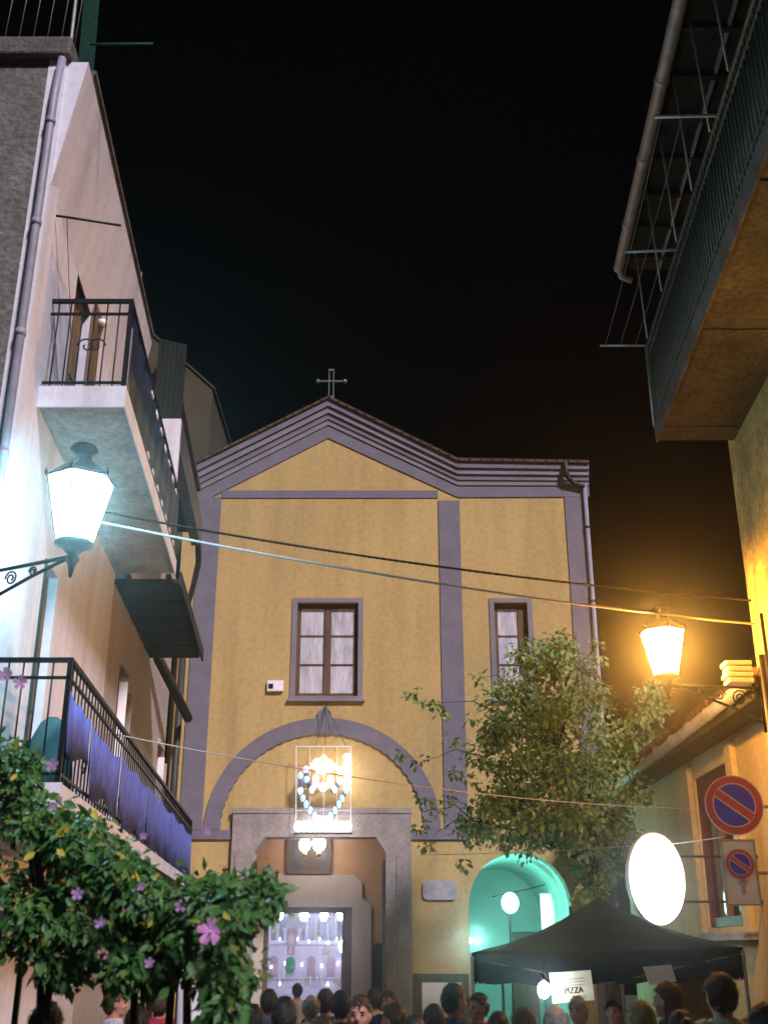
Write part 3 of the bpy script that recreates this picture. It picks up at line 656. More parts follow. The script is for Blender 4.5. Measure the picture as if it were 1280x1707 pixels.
# ------------------------------------------------------------------ lanterns on wrought brackets
def lantern(name, c, label, m_e, mount, s=1.0, lcol=(1, 1, 1), lpow=100):
    """c: centre of the glass; mount: point on the wall at the bracket's back end"""
    t = thing(name, c, label, 'street lantern', 'wrought iron street lanterns')
    n = 6
    def ring(r, z, k0=0): return [(c[0] + r * s * math.cos(2 * math.pi * (k + .5) / n), c[1] + r * s * math.sin(2 * math.pi * (k + .5) / n), c[2] + z * s) for k in range(n)]
    for k in range(n):
        k2 = (k + 1) % n; a, b = ring(.285, .22), ring(.155, -.35)
        e = .96
        M('glass_pane', [a[k], a[k2], b[k2], b[k]], [(0, 1, 2, 3)], m_e, t)
        tube('glazing_rib', m_iron, t, [a[k], b[k]], .009 * s, 5)
    rr = G()
    rr.add(ring(.10, .40) + ring(.305, .24) + ring(.305, .215), [(k, (k + 1) % n, n + (k + 1) % n, n + k) for k in range(n)] + [(n + k, n + (k + 1) % n, 2 * n + (k + 1) % n, 2 * n + k) for k in range(n)])
    rr.obj('hood', m_iron, t)
    lathe('chimney_cap', m_iron, t, [(.10 * s, .38 * s), (.07 * s, .44 * s), (.075 * s, .49 * s), (.125 * s, .52 * s), (.10 * s, .56 * s), (.02 * s, .60 * s)], c, 14)
    for k in range(n):
        a = ring(.305, .235)[k]; lathe('finial', m_iron, t, [(.004, -.01), (.016, .01), (.003, .05)], a, 6)
    lathe('base', m_iron, t, [(.16 * s, -.34 * s), (.165 * s, -.37 * s), (.09 * s, -.41 * s), (.045 * s, -.46 * s), (.06 * s, -.50 * s), (.03 * s, -.56 * s), (.012 * s, -.66 * s)], c, 14)
    ld = bpy.data.lights.new('lantern_bulb', 'POINT'); ld.energy = lpow; ld.color = lcol; ld.shadow_soft_size = .07
    lo_ = bpy.data.objects.new('lantern_bulb', ld); COL.objects.link(lo_); lo_.parent = t; lo_.location = (0, 0, -.03)
    br = Vector((c[0], c[1], c[2] - .47 * s)); mo = Vector(mount); mo.z = br.z
    d = mo - br; L = d.length
    tube('arm', m_iron, t, [br, mo], .018, 8)
    lo = mo + Vector((0, 0, -.42))
    tube('strut', m_iron, t, [br + d * .06 + Vector((0, 0, -.015)), br + d * .35 + Vector((0, 0, -.11)), br + d * .7 + Vector((0, 0, -.25)), lo], .016, 8)
    tube('back_bar', m_iron, t, [mo + Vector((0, 0, .14)), lo + Vector((0, 0, -.1))], .02, 8)
    dn = d.normalized()
    for f_, rad in ((.35, .045), (.55, .07), (.76, .10), (.9, .06)):
        q = br + d * f_ + Vector((0, 0, -rad - .025)); pts = []
        for k in range(24):
            a = k / 23 * 3.4 * math.pi; r_ = rad * (1 - k / 23 * .75); pts.append(q + dn * (r_ * math.cos(a)) + Vector((0, 0, r_ * math.sin(a))))
        tube('scroll', m_iron, t, pts, .009, 5)
    return t
lantern('street_lantern', P(131, 842, 8.8), 'glaring blue white lantern on iron bracket in front of the left house', e_cyan, (-3.75, 9.36, 0), 1.0, (.32, .82, 1.0), 95)
lantern('street_lantern', P(1106, 1082, 12.6), 'glowing orange lantern on iron bracket at the right house wall', e_orange, (4.42, 12.75, 0), .92, (1.0, .42, .06), 290)

# ------------------------------------------------------------------ right tall house with balcony
def wr_x(Y): return 4.5 + .065 * (Y - 13)
def RF(o, Y, z): return (wr_x(Y) - o, Y, z)
rh = thing('balcony_house', (6.5, 10, 0), 'tall yellow plastered house with long balcony at the right edge', 'house')
box('street_wall', m_yel, rh, -.4, .0, 3.2, 13.0, 0, 11.2, RF)
box('near_wall', m_yel, rh, -2.2, -.402, 3.2, 3.5, 0, 11.2, RF)
box('back_wall', m_yel, rh, -2.5, -2.202, 3.2, 13.0, 0, 11.2, RF)
box('far_wall', m_yel, rh, -2.2, -.402, 12.7, 13.0, 0, 11.2, RF)
DR = (8.6, 9.7, 8.3, 10.5)
box('shutter', m_wood, rh, .002, .05, 8.6, 9.7, 8.3, 10.5, RF); box('shutter', m_wood, rh, .002, .05, 11.2, 12.2, 8.3, 10.5, RF)
for i in range(9): box('soffit_board', m_dwood, rh, .002 + i * .122, .002 + i * .122 + .117, 3, 13.25, 11.06 + .003 * (i % 2), 11.1, RF)
box('soffit_trim', m_zinc, rh, .60, .63, 3, 13.25, 11.0, 11.055, RF)
box('fascia', m_dwood, rh, 1.102, 1.13, 3, 13.28, 11.02, 11.2, RF)
fixn(M('roof', [RF(1.15, 3, 11.2), RF(1.15, 13.3, 11.2), RF(-2.6, 13.3, 11.75), RF(-2.6, 3, 11.75), RF(1.15, 3, 11.3), RF(1.15, 13.3, 11.3), RF(-2.6, 13.3, 11.85), RF(-2.6, 3, 11.85)], [(0, 1, 2, 3), (4, 5, 6, 7), (0, 1, 5, 4), (1, 2, 6, 5), (2, 3, 7, 6), (3, 0, 4, 7)], m_tile, rh))
for i in range(14): box('rafter_end', m_dwood, rh, .1, 1.09, 4 + i * .68, 4.07 + i * .68, 10.98, 11.055, RF)
gr = thing('roof_gutter', RF(1.2, 13.3, 11), 'pale zinc half round gutter along the right house eave', 'gutter')
tube('trough', m_zinc, gr, [RF(1.19, 3, 11.02), RF(1.19, 13.15, 11.0)], .075, 12)
for Y in (6.9, 8.2, 9.5, 10.8, 12.1): tube('joint', m_zinc, gr, [RF(1.19, Y, 11.01), RF(1.19, Y + .06, 11.01)], .088, 12)
tube('spout', m_zinc, gr, [RF(1.19, 13.12, 11.0), RF(1.15, 13.22, 10.92), RF(1.0, 13.24, 10.86)], .045, 8)
rb = thing('right_balcony', RF(0, 12.7, 8.1), 'long upper balcony with close set railing on the right house', 'balcony')
box('slab', m_yslab, rb, .0, .97, 3, 12.72, 8.10, 8.30, RF, .012)
box('slab_edge', m_conc, rb, .972, 1.0, 3, 12.74, 8.08, 8.33, RF)
for Y in (5.2, 7.6, 10.0, 12.3): box('slab_joint', m_conc, rb, .01, .96, Y, Y + .03, 8.085, 8.099, RF)
railing(rb, RF, .98, 4.0, 12.70, 8.32, 9.5, .105, 12.7, m=m_irong, rb=.008)
box('end_rail', m_irong, rb, .0, .95, 12.66, 12.70, 9.46, 9.5, RF)
tube('end_post', m_zinc, rb, [RF(1.0, 12.72, 8.3), RF(1.0, 12.72, 9.52)], .022, 8)
g = G(); n = 70
for i in range(n + 1):
    Y = 4.2 + 8.4 * i / n; w = .01 * math.sin(i * 2.3); g.v += [RF(.955 + w, Y, 8.40), RF(.955 - w, Y, 9.38)]
for i in range(n): g.f.append((2 * i, 2 * i + 2, 2 * i + 3, 2 * i + 1))
sc = g.obj('balcony_screen', mat('green_grey_screen', (.05, .075, .06), .8, .5, 4, .1, 30), rb, True); md = sc.modifiers.new('thick', 'SOLIDIFY'); md.thickness = .005
lines = []
for (px, py), (qx, qy) in (((1083, 576), (1000, 576)), ((1135, 416), (1040, 420)), ((1205, 192), (1090, 195))):
    a = PZ(px, py, 9.5); b = PZ(qx, qy, 9.5); tube('line_arm', m_zinc, rb, [a + Vector((.12, 0, 0)), a, b], .018, 8); lines.append((a, b))
for f_ in (.1, .4, .7):
    for i in range(2):
        a = lines[i][0].lerp(lines[i][1], 1 - f_); b = lines[i + 1][0].lerp(lines[i + 1][1], 1 - f_); mid = (a + b) / 2 - Vector((0, 0, .03))
        tube('clothes_line', m_cable, rb, [a, mid, b], .003, 4)
for Y in (12.5, 11.4, 10.4, 9.5, 8.6, 7.8): tube('awning_rod', m_zinc, rb, [RF(1.02, Y, 9.48), RF(1.06, Y + .02, 11.0)], .012, 6)

# ------------------------------------------------------------------ low house on the right
lh = thing('low_house', (6, 17, 0), 'low cream house with dark red window and long gutter behind the signs', 'house')
LX = 4.9
def KF(o, Y, z): return (LX - o, Y, z)
WN = (15.75, 17.75, 2.35, 4.55)
plate('street_wall', [(13.02, 0), (13.02, 5.0), (23.2, 5.0), (23.2, 0)], [rect(WN)], -.35, 0, m_lowy, lh, fn=lambda a, b, c: KF(b, a, c))
box('end_wall', m_cream, lh, -4, -.352, 22.9, 23.2, 0, 5, KF)
wf = plate('window', rect((WN[0] + .01, WN[1] - .01, WN[2] + .01, WN[3] - .01)), [rect((WN[0] + .16, WN[1] - .16, WN[2] + .14, WN[3] - .5))], -.14, -.04, m_redw, lh, fn=lambda a, b, c: KF(b, a, c))
box('pane', m_dglass, wf, -.12, -.10, WN[0] + .16, 16.7, WN[2] + .14, WN[3] - .5, KF); box('pane', m_dglass, wf, -.12, -.10, 16.8, WN[1] - .16, WN[2] + .14, WN[3] - .5, KF)
box('mullion', m_doorw, wf, -.13, -.02, 16.7, 16.8, WN[2] + .14, WN[3] - .5, KF)
for Y in (WN[0] - .32, WN[1] + .02): box('window_pilaster', m_lowy, lh, .002, .09, Y, Y + .3, 2.2, 4.75, KF, .01)
box('window_sill', m_slab, lh, .0, .2, WN[0] - .35, WN[1] + .35, 2.16, 2.28, KF, .01)
box('eave_soffit', m_dwood, lh, .0, .42, 13.05, 23.3, 4.86, 4.92, KF); box('eave_fascia', m_dwood, lh, .422, .45, 13.05, 23.3, 4.84, 5.08, KF)
roof3 = fixn(M('roof', [KF(.5, 13.04, 5.1), KF(.5, 23.3, 5.1), KF(-4, 23.3, 6.3), KF(-4, 13.04, 6.3), KF(.5, 13.04, 5.0), KF(.5, 23.3, 5.0), KF(-4, 23.3, 6.2), KF(-4, 13.04, 6.2)], [(0, 1, 2, 3), (4, 5, 6, 7), (0, 1, 5, 4), (1, 2, 6, 5), (2, 3, 7, 6), (3, 0, 4, 7)], m_tile, lh))
for i in range(42):
    Y = 13.2 + i * .24; v, f = tubeg([KF(.52, Y, 5.13), KF(-.5, Y, 5.40)], .085, 8); fixn(M('tile', v, f, m_tile, roof3, True))
g2 = thing('eave_gutter', KF(.5, 13, 5), 'zinc gutter catching orange light along the low house eave', 'gutter')
tube('trough', m_zinc, g2, [KF(.53, 13.1, 5.02), KF(.44, 22.6, 4.95)], .08, 12)
for i in range(9): tube('joint', m_zinc, g2, [KF(.52 - i * .008, 13.8 + i, 5.01), KF(.52 - i * .008, 13.84 + i, 5.01)], .092, 12)
for Y in (19.9, 20.9, 21.9): tube('bracket_spike', m_zinc, g2, [KF(.5, Y, 5.0), KF(.56, Y, 5.45)], .02, 6)
# oval lit sign
oc = P(1092, 1465, 15.0)
osn = thing('oval_sign', (oc.x, oc.y, oc.z), 'white glowing oval shop sign sticking out from the low house wall', 'sign')
rx, rz = .355, .56
ov = [(oc.x + rx * math.cos(R(a)), oc.z + rz * math.sin(R(a))) for a in range(0, 360, 6)]
osn.location = oc
plate('lit_face', ov, [], oc.y - .075, oc.y + .075, e_oval, osn)
ovo = [(oc.x + (rx + .018) * math.cos(R(a)), oc.z + (rz + .018) * math.sin(R(a))) for a in range(0, 360, 6)]
ovi = [(oc.x + (rx + .001) * math.cos(R(a)), oc.z + (rz + .001) * math.sin(R(a))) for a in range(0, 360, 6)]
plate('rim', ovo, [ovi], oc.y - .085, oc.y + .085, m_zinc, osn)
for dz in (.28, -.28):
    tube('bracket', m_iron, osn, [(oc.x + rx * .86, oc.y, oc.z + dz), (LX - .005, oc.y + .05, oc.z + dz)], .016, 6)

# ------------------------------------------------------------------ no parking signs on a pipe
sp = thing('sign_pole', (4.22, 12.0, 0), 'dark metal pole carrying the no parking signs by the right house', 'pole')
tube('pole', m_dpipe, sp, [(4.22, 12.0, 0), (4.22, 12.0, 5.1)], .035, 10)
tube('conduit', m_dpipe, sp, [(4.30, 12.06, 0), (4.30, 12.06, 5.6)], .022, 8)
def noparking(parent, c, r, y, k=1.0):
    disc = lambda rr, n=48: [(c[0] + rr * math.cos(2 * math.pi * i / n), c[1] + rr * math.sin(2 * math.pi * i / n)) for i in range(n)]
    plate('red_disc', disc(r), [], y, y + .012, m_sred, parent)
    plate('rim', disc(r), [disc(r * .965)], y - .004, y - .001, m_swire, parent)
    plate('blue_field', disc(r * .70), [], y - .004, y - .001, m_sblue, parent)
    plate('inner_rim', disc(r * .745), [disc(r * .70)], y - .0065, y - .0045, m_swire, parent)
    a = R(-36); ux, uz = math.cos(a), math.sin(a); vx, vz = -uz, ux
    def bar(l, w0, w1, y_, nm, m_):
        plate(nm, [(c[0] + ux * s_ * l + vx * w, c[1] + uz * s_ * l + vz * w) for s_, w in ((-1, w0), (-1, w1), (1, w1), (1, w0))], [], y_ - .002, y_, m_, parent)
    bar(r * .725, -.125 * r, .125 * r, y - .0075, 'slash', m_sred)
    bar(r * .72, .125 * r, .17 * r, y - .0085, 'slash_edge', m_swire); bar(r * .72, -.17 * r, -.125 * r, y - .0085, 'slash_edge', m_swire)
n1 = thing('no_parking_sign', P(1223, 1342, 11.8), 'large round red and blue no parking sign, upper of two', 'road sign')
c = P(1223, 1342, 11.8); noparking(n1, (c.x, c.z), .305, 11.8)
tube('clamp', m_zinc, n1, [(c.x + .05, 11.82, c.z), (4.20, 11.97, c.z)], .02, 6)
a = P(1199, 1400, 11.8); b = P(1272, 1509, 11.8)
n2_ = thing('small_parking_sign', ((a.x + b.x) / 2, 11.8, b.z), 'white rectangular panel with small no parking symbol, below the round sign', 'road sign')
box('panel', m_swhite, n2_, a.x, b.x - .02, 11.80, 11.815, b.z, a.z, bevel=.004)
plate('panel_edge', [(a.x - .006, b.z - .006), (a.x - .006, a.z + .006), (b.x - .014, a.z + .006), (b.x - .014, b.z - .006)], [[(a.x + .012, b.z + .012), (a.x + .012, a.z - .012), (b.x - .032, a.z - .012), (b.x - .032, b.z + .012)]], 11.793, 11.7995, m_zinc, n2_)
noparking(n2_, ((a.x + b.x) / 2 - .01, a.z - .24), .15, 11.785)
pa = mat('faded_print', (.52, .45, .60), .5, .1, 8)
mx_ = (a.x + b.x) / 2
plate('faded_arrow', [(mx_ - .02, b.z + .10), (mx_ - .02, b.z + .2), (mx_ - .06, b.z + .2), (mx_, b.z + .27), (mx_ + .06, b.z + .2), (mx_ + .02, b.z + .2), (mx_ + .02, b.z + .10)], [], 11.797, 11.7995, pa, n2_)
tube('clamp', m_zinc, n2_, [(b.x - .1, 11.82, (a.z + b.z) / 2), (4.20, 11.97, (a.z + b.z) / 2)], .02, 6)
jb = thing('cable_box', P(1235, 1125, 12.7), 'ribbed pale junction box lit orange beside the right lantern bracket', 'electrical box')
c = P(1228, 1122, 12.75)
for k in range(4): box('rib', m_cream, jb, c.x - .13 - .02 * (k % 2), c.x + .16, 12.66, 12.9, c.z - .13 + k * .07, c.z - .13 + k * .07 + .055, bevel=.01)

# ------------------------------------------------------------------ overhead cables
def cable(name, pts, r, m, label, sag=.25, bead=False, n=80):
    pts = [Vector(p) for p in pts]; out = []; rr = []
    for i in range(n + 1):
        u = i / n * (len(pts) - 1); k = min(int(u), len(pts) - 2); f_ = u - k
        p = pts[k].lerp(pts[k + 1], f_); p.z -= sag * 4 * (i / n) * (1 - i / n)
        out.append(p); rr.append(r * (1 + (.28 if (bead and i % 2) else 0)))
    return tag(tube(name, m, None, out, rr, 7), label, 'cable')
cable('bundle_cable', [P(100, 856, 10.0), P(1275, 1042, 12.9)], .0115, m_cable, 'thick pale twisted cable strung from the left lantern across the street', .12, True, 260)
cable('black_cable', [P(165, 852, 12.4), P(1275, 1003, 12.9)], .013, m_bcable, 'black cable strung above the pale one across the street', .12, True, 200)
cable('thin_cable', [P(150, 1215, 12.5), P(1150, 1348, 17.5)], .007, m_cable, 'thin pale wire crossing in front of the arch and the tree', .18)
cable('short_wire', [P(700, 1425, 20), P(1040, 1400, 18), P(1205, 1395, 11.9)], .006, m_cable, 'short thin wire running from the tree to the no parking panel', .1)

# ------------------------------------------------------------------ gazebo stall
gz = thing('market_gazebo', (2.4, 13.4, 0), 'dark green pop up gazebo over the stall in the crowd', 'gazebo')
cs = [Vector((.93, 12.5, 2.0)), Vector((3.62, 11.95, 2.06)), Vector((4.2, 14.6, 2.04)), Vector((1.5, 15.15, 2.0))]
apx = Vector((2.48, 13.5, 2.60))
g = G(); n = 16
for a in range(4):
    A, B = cs[a], cs[(a + 1) % 4]
    base = len(g.v)
    for i in range(n + 1):
        for j in range(n + 1):
            e = A.lerp(B, j / n); p = e.lerp(apx, i / n); p.z += .014 * noise.noise(p * 3.1) - .012 * abs(noise.noise(Vector((p.x * 6, p.y * 2, 1)))); p.z -= .07 * math.sin(math.pi * i / n) * (1 - .3 * math.sin(math.pi * j / n)) + .03 * math.sin(math.pi * j / n) * (1 - i / n)
            g.v.append(tuple(p))
    for i in range(n):
        for j in range(n): q = base + i * (n + 1) + j; g.f.append((q, q + 1, q + n + 2, q + n + 1))
ro = g.obj('canopy', m_gaz, gz, True); md = ro.modifiers.new('thick', 'SOLIDIFY'); md.thickness = .004
for a in range(4):
    A, B = cs[a], cs[(a + 1) % 4]; g = G(); k = 36
    out_ = (A + B) / 2 - apx; out_.z = 0; out_.normalize()
    for i in range(k + 1):
        p = A.lerp(B, i / k); p.z -= .03 * math.sin(math.pi * i / k)
        sc_ = .27 + .03 * abs(math.sin(math.pi * i / 6)); w = .012 * math.sin(i * 1.3)
        g.v += [tuple(p + out_ * .006), tuple(p + out_ * (.012 + w) - Vector((0, 0, sc_)))]
    for i in range(k): g.f.append((2 * i, 2 * i + 2, 2 * i + 3, 2 * i + 1))
    v_ = g.obj('valance', m_gaz, gz, True); md = v_.modifiers.new('thick', 'SOLIDIFY'); md.thickness = .003
for p in cs: tube('leg', m_irong, gz, [(p.x, p.y, 0), (p.x, p.y, p.z - .03)], .02, 8)
for a in range(4): tube('truss', m_irong, gz, [cs[a] - Vector((0, 0, .06)), (cs[a] + cs[(a + 1) % 4]) / 2 - Vector((0, 0, .32)), cs[(a + 1) % 4] - Vector((0, 0, .06))], .012, 6)
def paper(name, pix, Y, m, label, par=None):
    q = [P(x, y, Y + dy) for (x, y, dy) in pix]
    back = [p + Vector((0, .006, 0)) for p in q]
    o = fixn(M(name, q + back, [(0, 1, 2, 3), (7, 6, 5, 4), (0, 4, 5, 1), (1, 5, 6, 2), (2, 6, 7, 3), (3, 7, 4, 0)], m, None))
    return tag(o, label, 'paper sign'), q
s1, q = paper('menu_sheet', [(915, 1622, 0), (984, 1617, 0), (991, 1667, 0), (921, 1673, 0)], 11.9, m_cpaper, 'cream printed sheet with black lettering hanging from the gazebo')
def quadpt(u, v, q=q): return q[0].lerp(q[1], u).lerp(q[3].lerp(q[2], u), v) + Vector((0, -.004, 0))
fo = bpy.data.curves.new('lettering', 'FONT'); fo.body = 'PIZZA'; fo.size = .13; fo.extrude = .001; fo.align_x = 'LEFT'
to = bpy.data.objects.new('tmp', fo); COL.objects.link(to); dg = bpy.context.evaluated_depsgraph_get(); dg.update()
me = bpy.data.meshes.new_from_object(to.evaluated_get(dg)); wx = max(v.co.x for v in me.vertices); hx = max(v.co.y for v in me.vertices)
lv = [quadpt(.30 + .45 * v.co.x / wx, .72 - .20 * v.co.y / hx) + Vector((0, -v.co.z, 0)) for v in me.vertices]; lf = [tuple(p.vertices) for p in me.polygons]
bpy.data.objects.remove(to); M('lettering', lv, lf, m_ink, s1)
for v in (.24, .34, .44, .80, .88):
    M('text_line', [quadpt(.15, v), quadpt(.82, v), quadpt(.82, v + .025), quadpt(.15, v + .025)], [(0, 1, 2, 3)], mat('grey_ink', (.35, .33, .3), .8, .3, 30), s1)
paper('price_sheet', [(1071, 1612, 0), (1118, 1608, 0), (1127, 1636, 0), (1082, 1642, 0)], 11.6, m_paper, 'small tilted white blank sheet under the gazebo edge')
bc = P(906, 1650, 11.72)
t = thing('bare_bulb', bc, 'glaring white bulb hanging beside the printed sheet', 'lamp')
lathe('bulb', e_stall, t, [(.06 * math.sin(R(a)) + .0005, -.06 * math.cos(R(a)) * 1.3) for a in range(0, 181, 20)], bc, 12)
tube('socket', m_iron, t, [bc + Vector((0, 0, .07)), bc + Vector((0, 0, .15))], .022, 8); tube('cord', m_bcable, t, [bc + Vector((0, 0, .15)), (bc.x + .03, bc.y + .05, 2.0)], .006, 5)
st = thing('stall_board', P(1160, 1660, 13.2), 'plain beige board standing under the gazebo at right', 'board')
c = P(1165, 1620, 13.4); box('panel', m_beige, st, c.x - .32, c.x + .3, 13.38, 13.42, .5, c.z, bevel=.01); box('batten', m_doorw, st, c.x - .03, c.x + .03, 13.425, 13.46, 0, c.z - .1)

# ------------------------------------------------------------------ tree in front of the church
def leafg(p, d, nrm, L, w):
    d = d.normalized(); s = d.cross(nrm)
    s = s.normalized() if s.length > 1e-5 else d.orthogonal().normalized()
    up = s.cross(d) * (w * .25)
    v = [p, p + d * L * .45 + s * w * .5 + up, p + d * L * .45 - s * w * .5 + up, p + d * L, p + d * L * .45]
    return [tuple(x) for x in v], [(0, 4, 1), (4, 3, 1), (0, 2, 4), (4, 2, 3)]
def rvec(): return Vector((random.gauss(0, 1), random.gauss(0, 1), random.gauss(0, 1))).normalized()
tr = thing('street_tree', (3.75, 19.5, 0), 'leafy green tree standing before the right side of the church', 'tree')
base = Vector((3.75, 19.5, 0)); fork = P(985, 1440, 19.4)
g = G(); g.tube([base, base + Vector((.02, 0, .15)), base.lerp(fork, .5) + Vector((.08, 0, 0)), fork], [.2, .15, .12, .10], 12)
clumps = []; random.seed(21)
LOBES = [(905, 1130, 62), (945, 1170, 62), (870, 1190, 60), (960, 1240, 75), (870, 1270, 75), (930, 1320, 80), (830, 1310, 50), (850, 1370, 52), (1010, 1310, 60), (990, 1390, 60), (925, 1390, 45), (1030, 1440, 42), (985, 1460, 34), (800, 1370, 32), (1045, 1370, 35), (1050, 1230, 38), (905, 1085, 26), (985, 1095, 24), (1075, 1170, 24), (800, 1250, 26)]
wts = [l[2] ** 2 for l in LOBES]
for k in range(185):
    px, py, rr = random.choices(LOBES, wts)[0]; a = random.uniform(0, 6.283); q = rr * math.sqrt(random.random())
    clumps.append(P(px + q * math.cos(a), py + q * math.sin(a), 19.4 + random.gauss(0, .55)))
NB = len(clumps)
for px, py in ((690, 1155), (712, 1170), (735, 1185), (730, 1175), (800, 1130), (830, 1150), (670, 1255), (700, 1270), (750, 1235), (755, 1290), (705, 1330), (700, 1380), (730, 1350), (715, 1410), (770, 1440), (790, 1405), (745, 1330), (780, 1300), (1100, 1150), (1090, 1165), (1065, 1150), (992, 1072), (995, 1100), (880, 1065), (760, 1380), (1075, 1330), (955, 1075), (785, 1200)): clumps.append(P(px, py, 19.2))
limbs = [P(860, 1330, 19.3), P(930, 1250, 19.5), P(1030, 1270, 19.4), P(800, 1370, 19.2), P(980, 1340, 19.0)]
for lm in limbs: g.tube([fork, fork.lerp(lm, .5) + Vector((0, 0, .12)), lm], [.06, .034, .014], 8)
for i, c in enumerate(clumps):
    if i < NB and i % 4 == 0 or i >= NB and i % 3 == 0:
        lm = min(clumps[:NB], key=lambda q: (q - c).length + 9 * ((q - c).length < .25)) if i >= NB else min(limbs, key=lambda q: (q - c).length)
        w1, w2 = Vector((random.gauss(0, .09), 0, .16)), Vector((random.gauss(0, .07), 0, .06))
        l0 = min(limbs, key=lambda q: (q - lm).length) if i >= NB else lm.lerp(c, .05)
        g.tube([l0, lm, lm.lerp(c, .35) + w1, lm.lerp(c, .7) + w2, c] if i >= NB else [lm, lm.lerp(c, .35) + w1, lm.lerp(c, .7) + w2, c], [.014, .012, .008, .005, .003] if i >= NB else [.012, .008, .005, .003], 5)
g.obj('trunk', m_bark, tr, True)
g = G()
for i, c in enumerate(clumps):
    big = i < NB; sz = random.uniform(.26, .46) if big else .15
    for k in range(int(70 * sz / .36) if big else 17):
        o = rvec() * (random.random() ** .5) * sz; o.z *= .7
        p = c + o; d = (o.normalized() * .6 + Vector((0, -.15, -.55)) + rvec() * .6)
        f_ = random.uniform(.6, 1.25)
        g.add(*leafg(p, d, (Vector((0, -.5, .8)) + rvec() * .6), .125 * f_, .075 * f_))
m_tree = leafmat('tree_leaves', (.08, .17, .04), (.22, .33, .10), (.40, .40, .22))
M('crown', g.v, g.f, m_tree, tr, True)

# ------------------------------------------------------------------ hibiscus shrubs in the left foreground
m_shrub = leafmat('shrub_leaves', (.018, .075, .022), (.06, .17, .035), (.16, .20, .03))
m_shrub2 = leafmat('single_leaf', (.022, .085, .025), (.065, .18, .04))
m_yleaf = leafmat('yellow_leaf', (.38, .34, .04), (.5, .42, .06))
m_petal = mat('magenta_petal', (.60, .26, .58), .6, .3, 30); m_petal2 = mat('lilac_petal', (.36, .22, .42), .6, .2, 30); m_ppink = mat('pink_petal', (.50, .20, .30), .6, .2, 30)
lv, lf = leafg(Vector((0, 0, 0)), Vector((0, 0, -1)), Vector((0, -1, .2)), 1, .6)
leafmesh = []
for j, (bend, mt) in enumerate(((.1, m_shrub2), (.3, m_shrub2), (.2, m_yleaf))):
    me = bpy.data.meshes.new('leaf'); vv = [(0, 0, 0), (.30, -.08, -.35), (-.30, -.08, -.35), (.22, -.10 - bend * .3, -.7), (-.22, -.10 - bend * .3, -.7), (0, -bend, -1), (0, .02, -.35), (0, -bend * .4, -.7)]
    me.from_pydata(vv, [], [(0, 6, 1), (0, 2, 6), (6, 7, 3, 1), (2, 4, 7, 6), (7, 5, 3), (4, 5, 7)]); me.materials.append(mt); me.update()
    me.polygons.foreach_set('use_smooth', [True] * len(me.polygons)); leafmesh.append(me)
def flower(parent, p, r, m):
    g = G(); 
    for k in range(5):
        a = 2 * math.pi * k / 5 + .3; d = Vector((math.cos(a), -.35, math.sin(a))); s = Vector((-math.sin(a), 0, math.cos(a)))
        q = [p, p + d * r * .5 + s * r * .32, p + d * r + s * r * .40 + Vector((0, r * .12, 0)), p + d * r * 1.12, p + d * r - s * r * .40 + Vector((0, r * .12, 0)), p + d * r * .5 - s * r * .32]
        g.add([tuple(x) for x in q], [(0, 1, 2, 3), (0, 3, 4, 5)])
    f_ = M('flower', g.v, g.f, m, parent, True)
    tube('stamen', m_cpaper, f_, [p, p + Vector((0, -r * .6, 0))], [r * .09, r * .05], 6)
def shrub(label, foot, lobes, nclump, nleaf, nsingle, flowers, yellow, stems):
    t = thing('hibiscus_shrub', foot, label, 'shrub', 'hibiscus shrubs at the left')
    foot = Vector(foot); g = G(); cl = []
    while len(cl) < nclump:
        px, py, r, Y = random.choice(lobes); a = random.uniform(0, 6.283); rr = r * .78 * math.sqrt(random.random())
        cl.append(P(px + rr * math.cos(a), py + rr * math.sin(a), Y + random.gauss(0, .22)))
    for (sx, sy) in stems:
        top = P(sx, sy, foot.y); mid = foot.lerp(top, .55) + Vector((random.gauss(0, .03), 0, 0))
        g.tube([foot + Vector((random.gauss(0, .05), random.gauss(0, .05), 0)), mid, top], [.035, .026, .018], 8)
        for c in random.sample(cl, min(10, len(cl))): g.tube([top, top.lerp(c, .5) + Vector((0, 0, .05)), c], [.014, .009, .004], 5)
    g.obj('stem', m_bark, t, True)
    g = G()
    for c in cl:
        for k in range(nleaf):
            o = rvec() * random.random() ** .5 * .10
            g.add(*leafg(c + o, o.normalized() * .5 + Vector((0, -.2, -.6)) + rvec() * .5, Vector((0, -.6, .7)) + rvec() * .5, random.uniform(.03, .09), random.uniform(.018, .05)))
    M('crown', g.v, g.f, m_shrub, t, True)['kind'] = 'stuff'
    for k in range(nsingle):
        c = random.choice(cl) + rvec() * .12; c.y = min(c.y, foot.y) - random.uniform(.05, .22)
        o = bpy.data.objects.new('leaf', leafmesh[random.random() < .5]); COL.objects.link(o); o.parent = t; o.location = c - foot
        o.scale = [random.uniform(.045, .10)] * 3; o.rotation_euler = (random.gauss(-.2, .5), random.gauss(0, .8), random.gauss(0, .8))
    for (px, py, s_) in yellow:
        o = bpy.data.objects.new('yellow_leaf', leafmesh[2]); COL.objects.link(o); o.parent = t; o.location = P(px, py, foot.y - .35) - foot
        o.scale = [s_] * 3; o.rotation_euler = (random.gauss(0, .3), random.gauss(0, .6), random.gauss(0, .4))
    for (px, py, r, m) in flowers: flower(t, P(px, py, foot.y - .42), r, m)
    return t
random.seed(5)
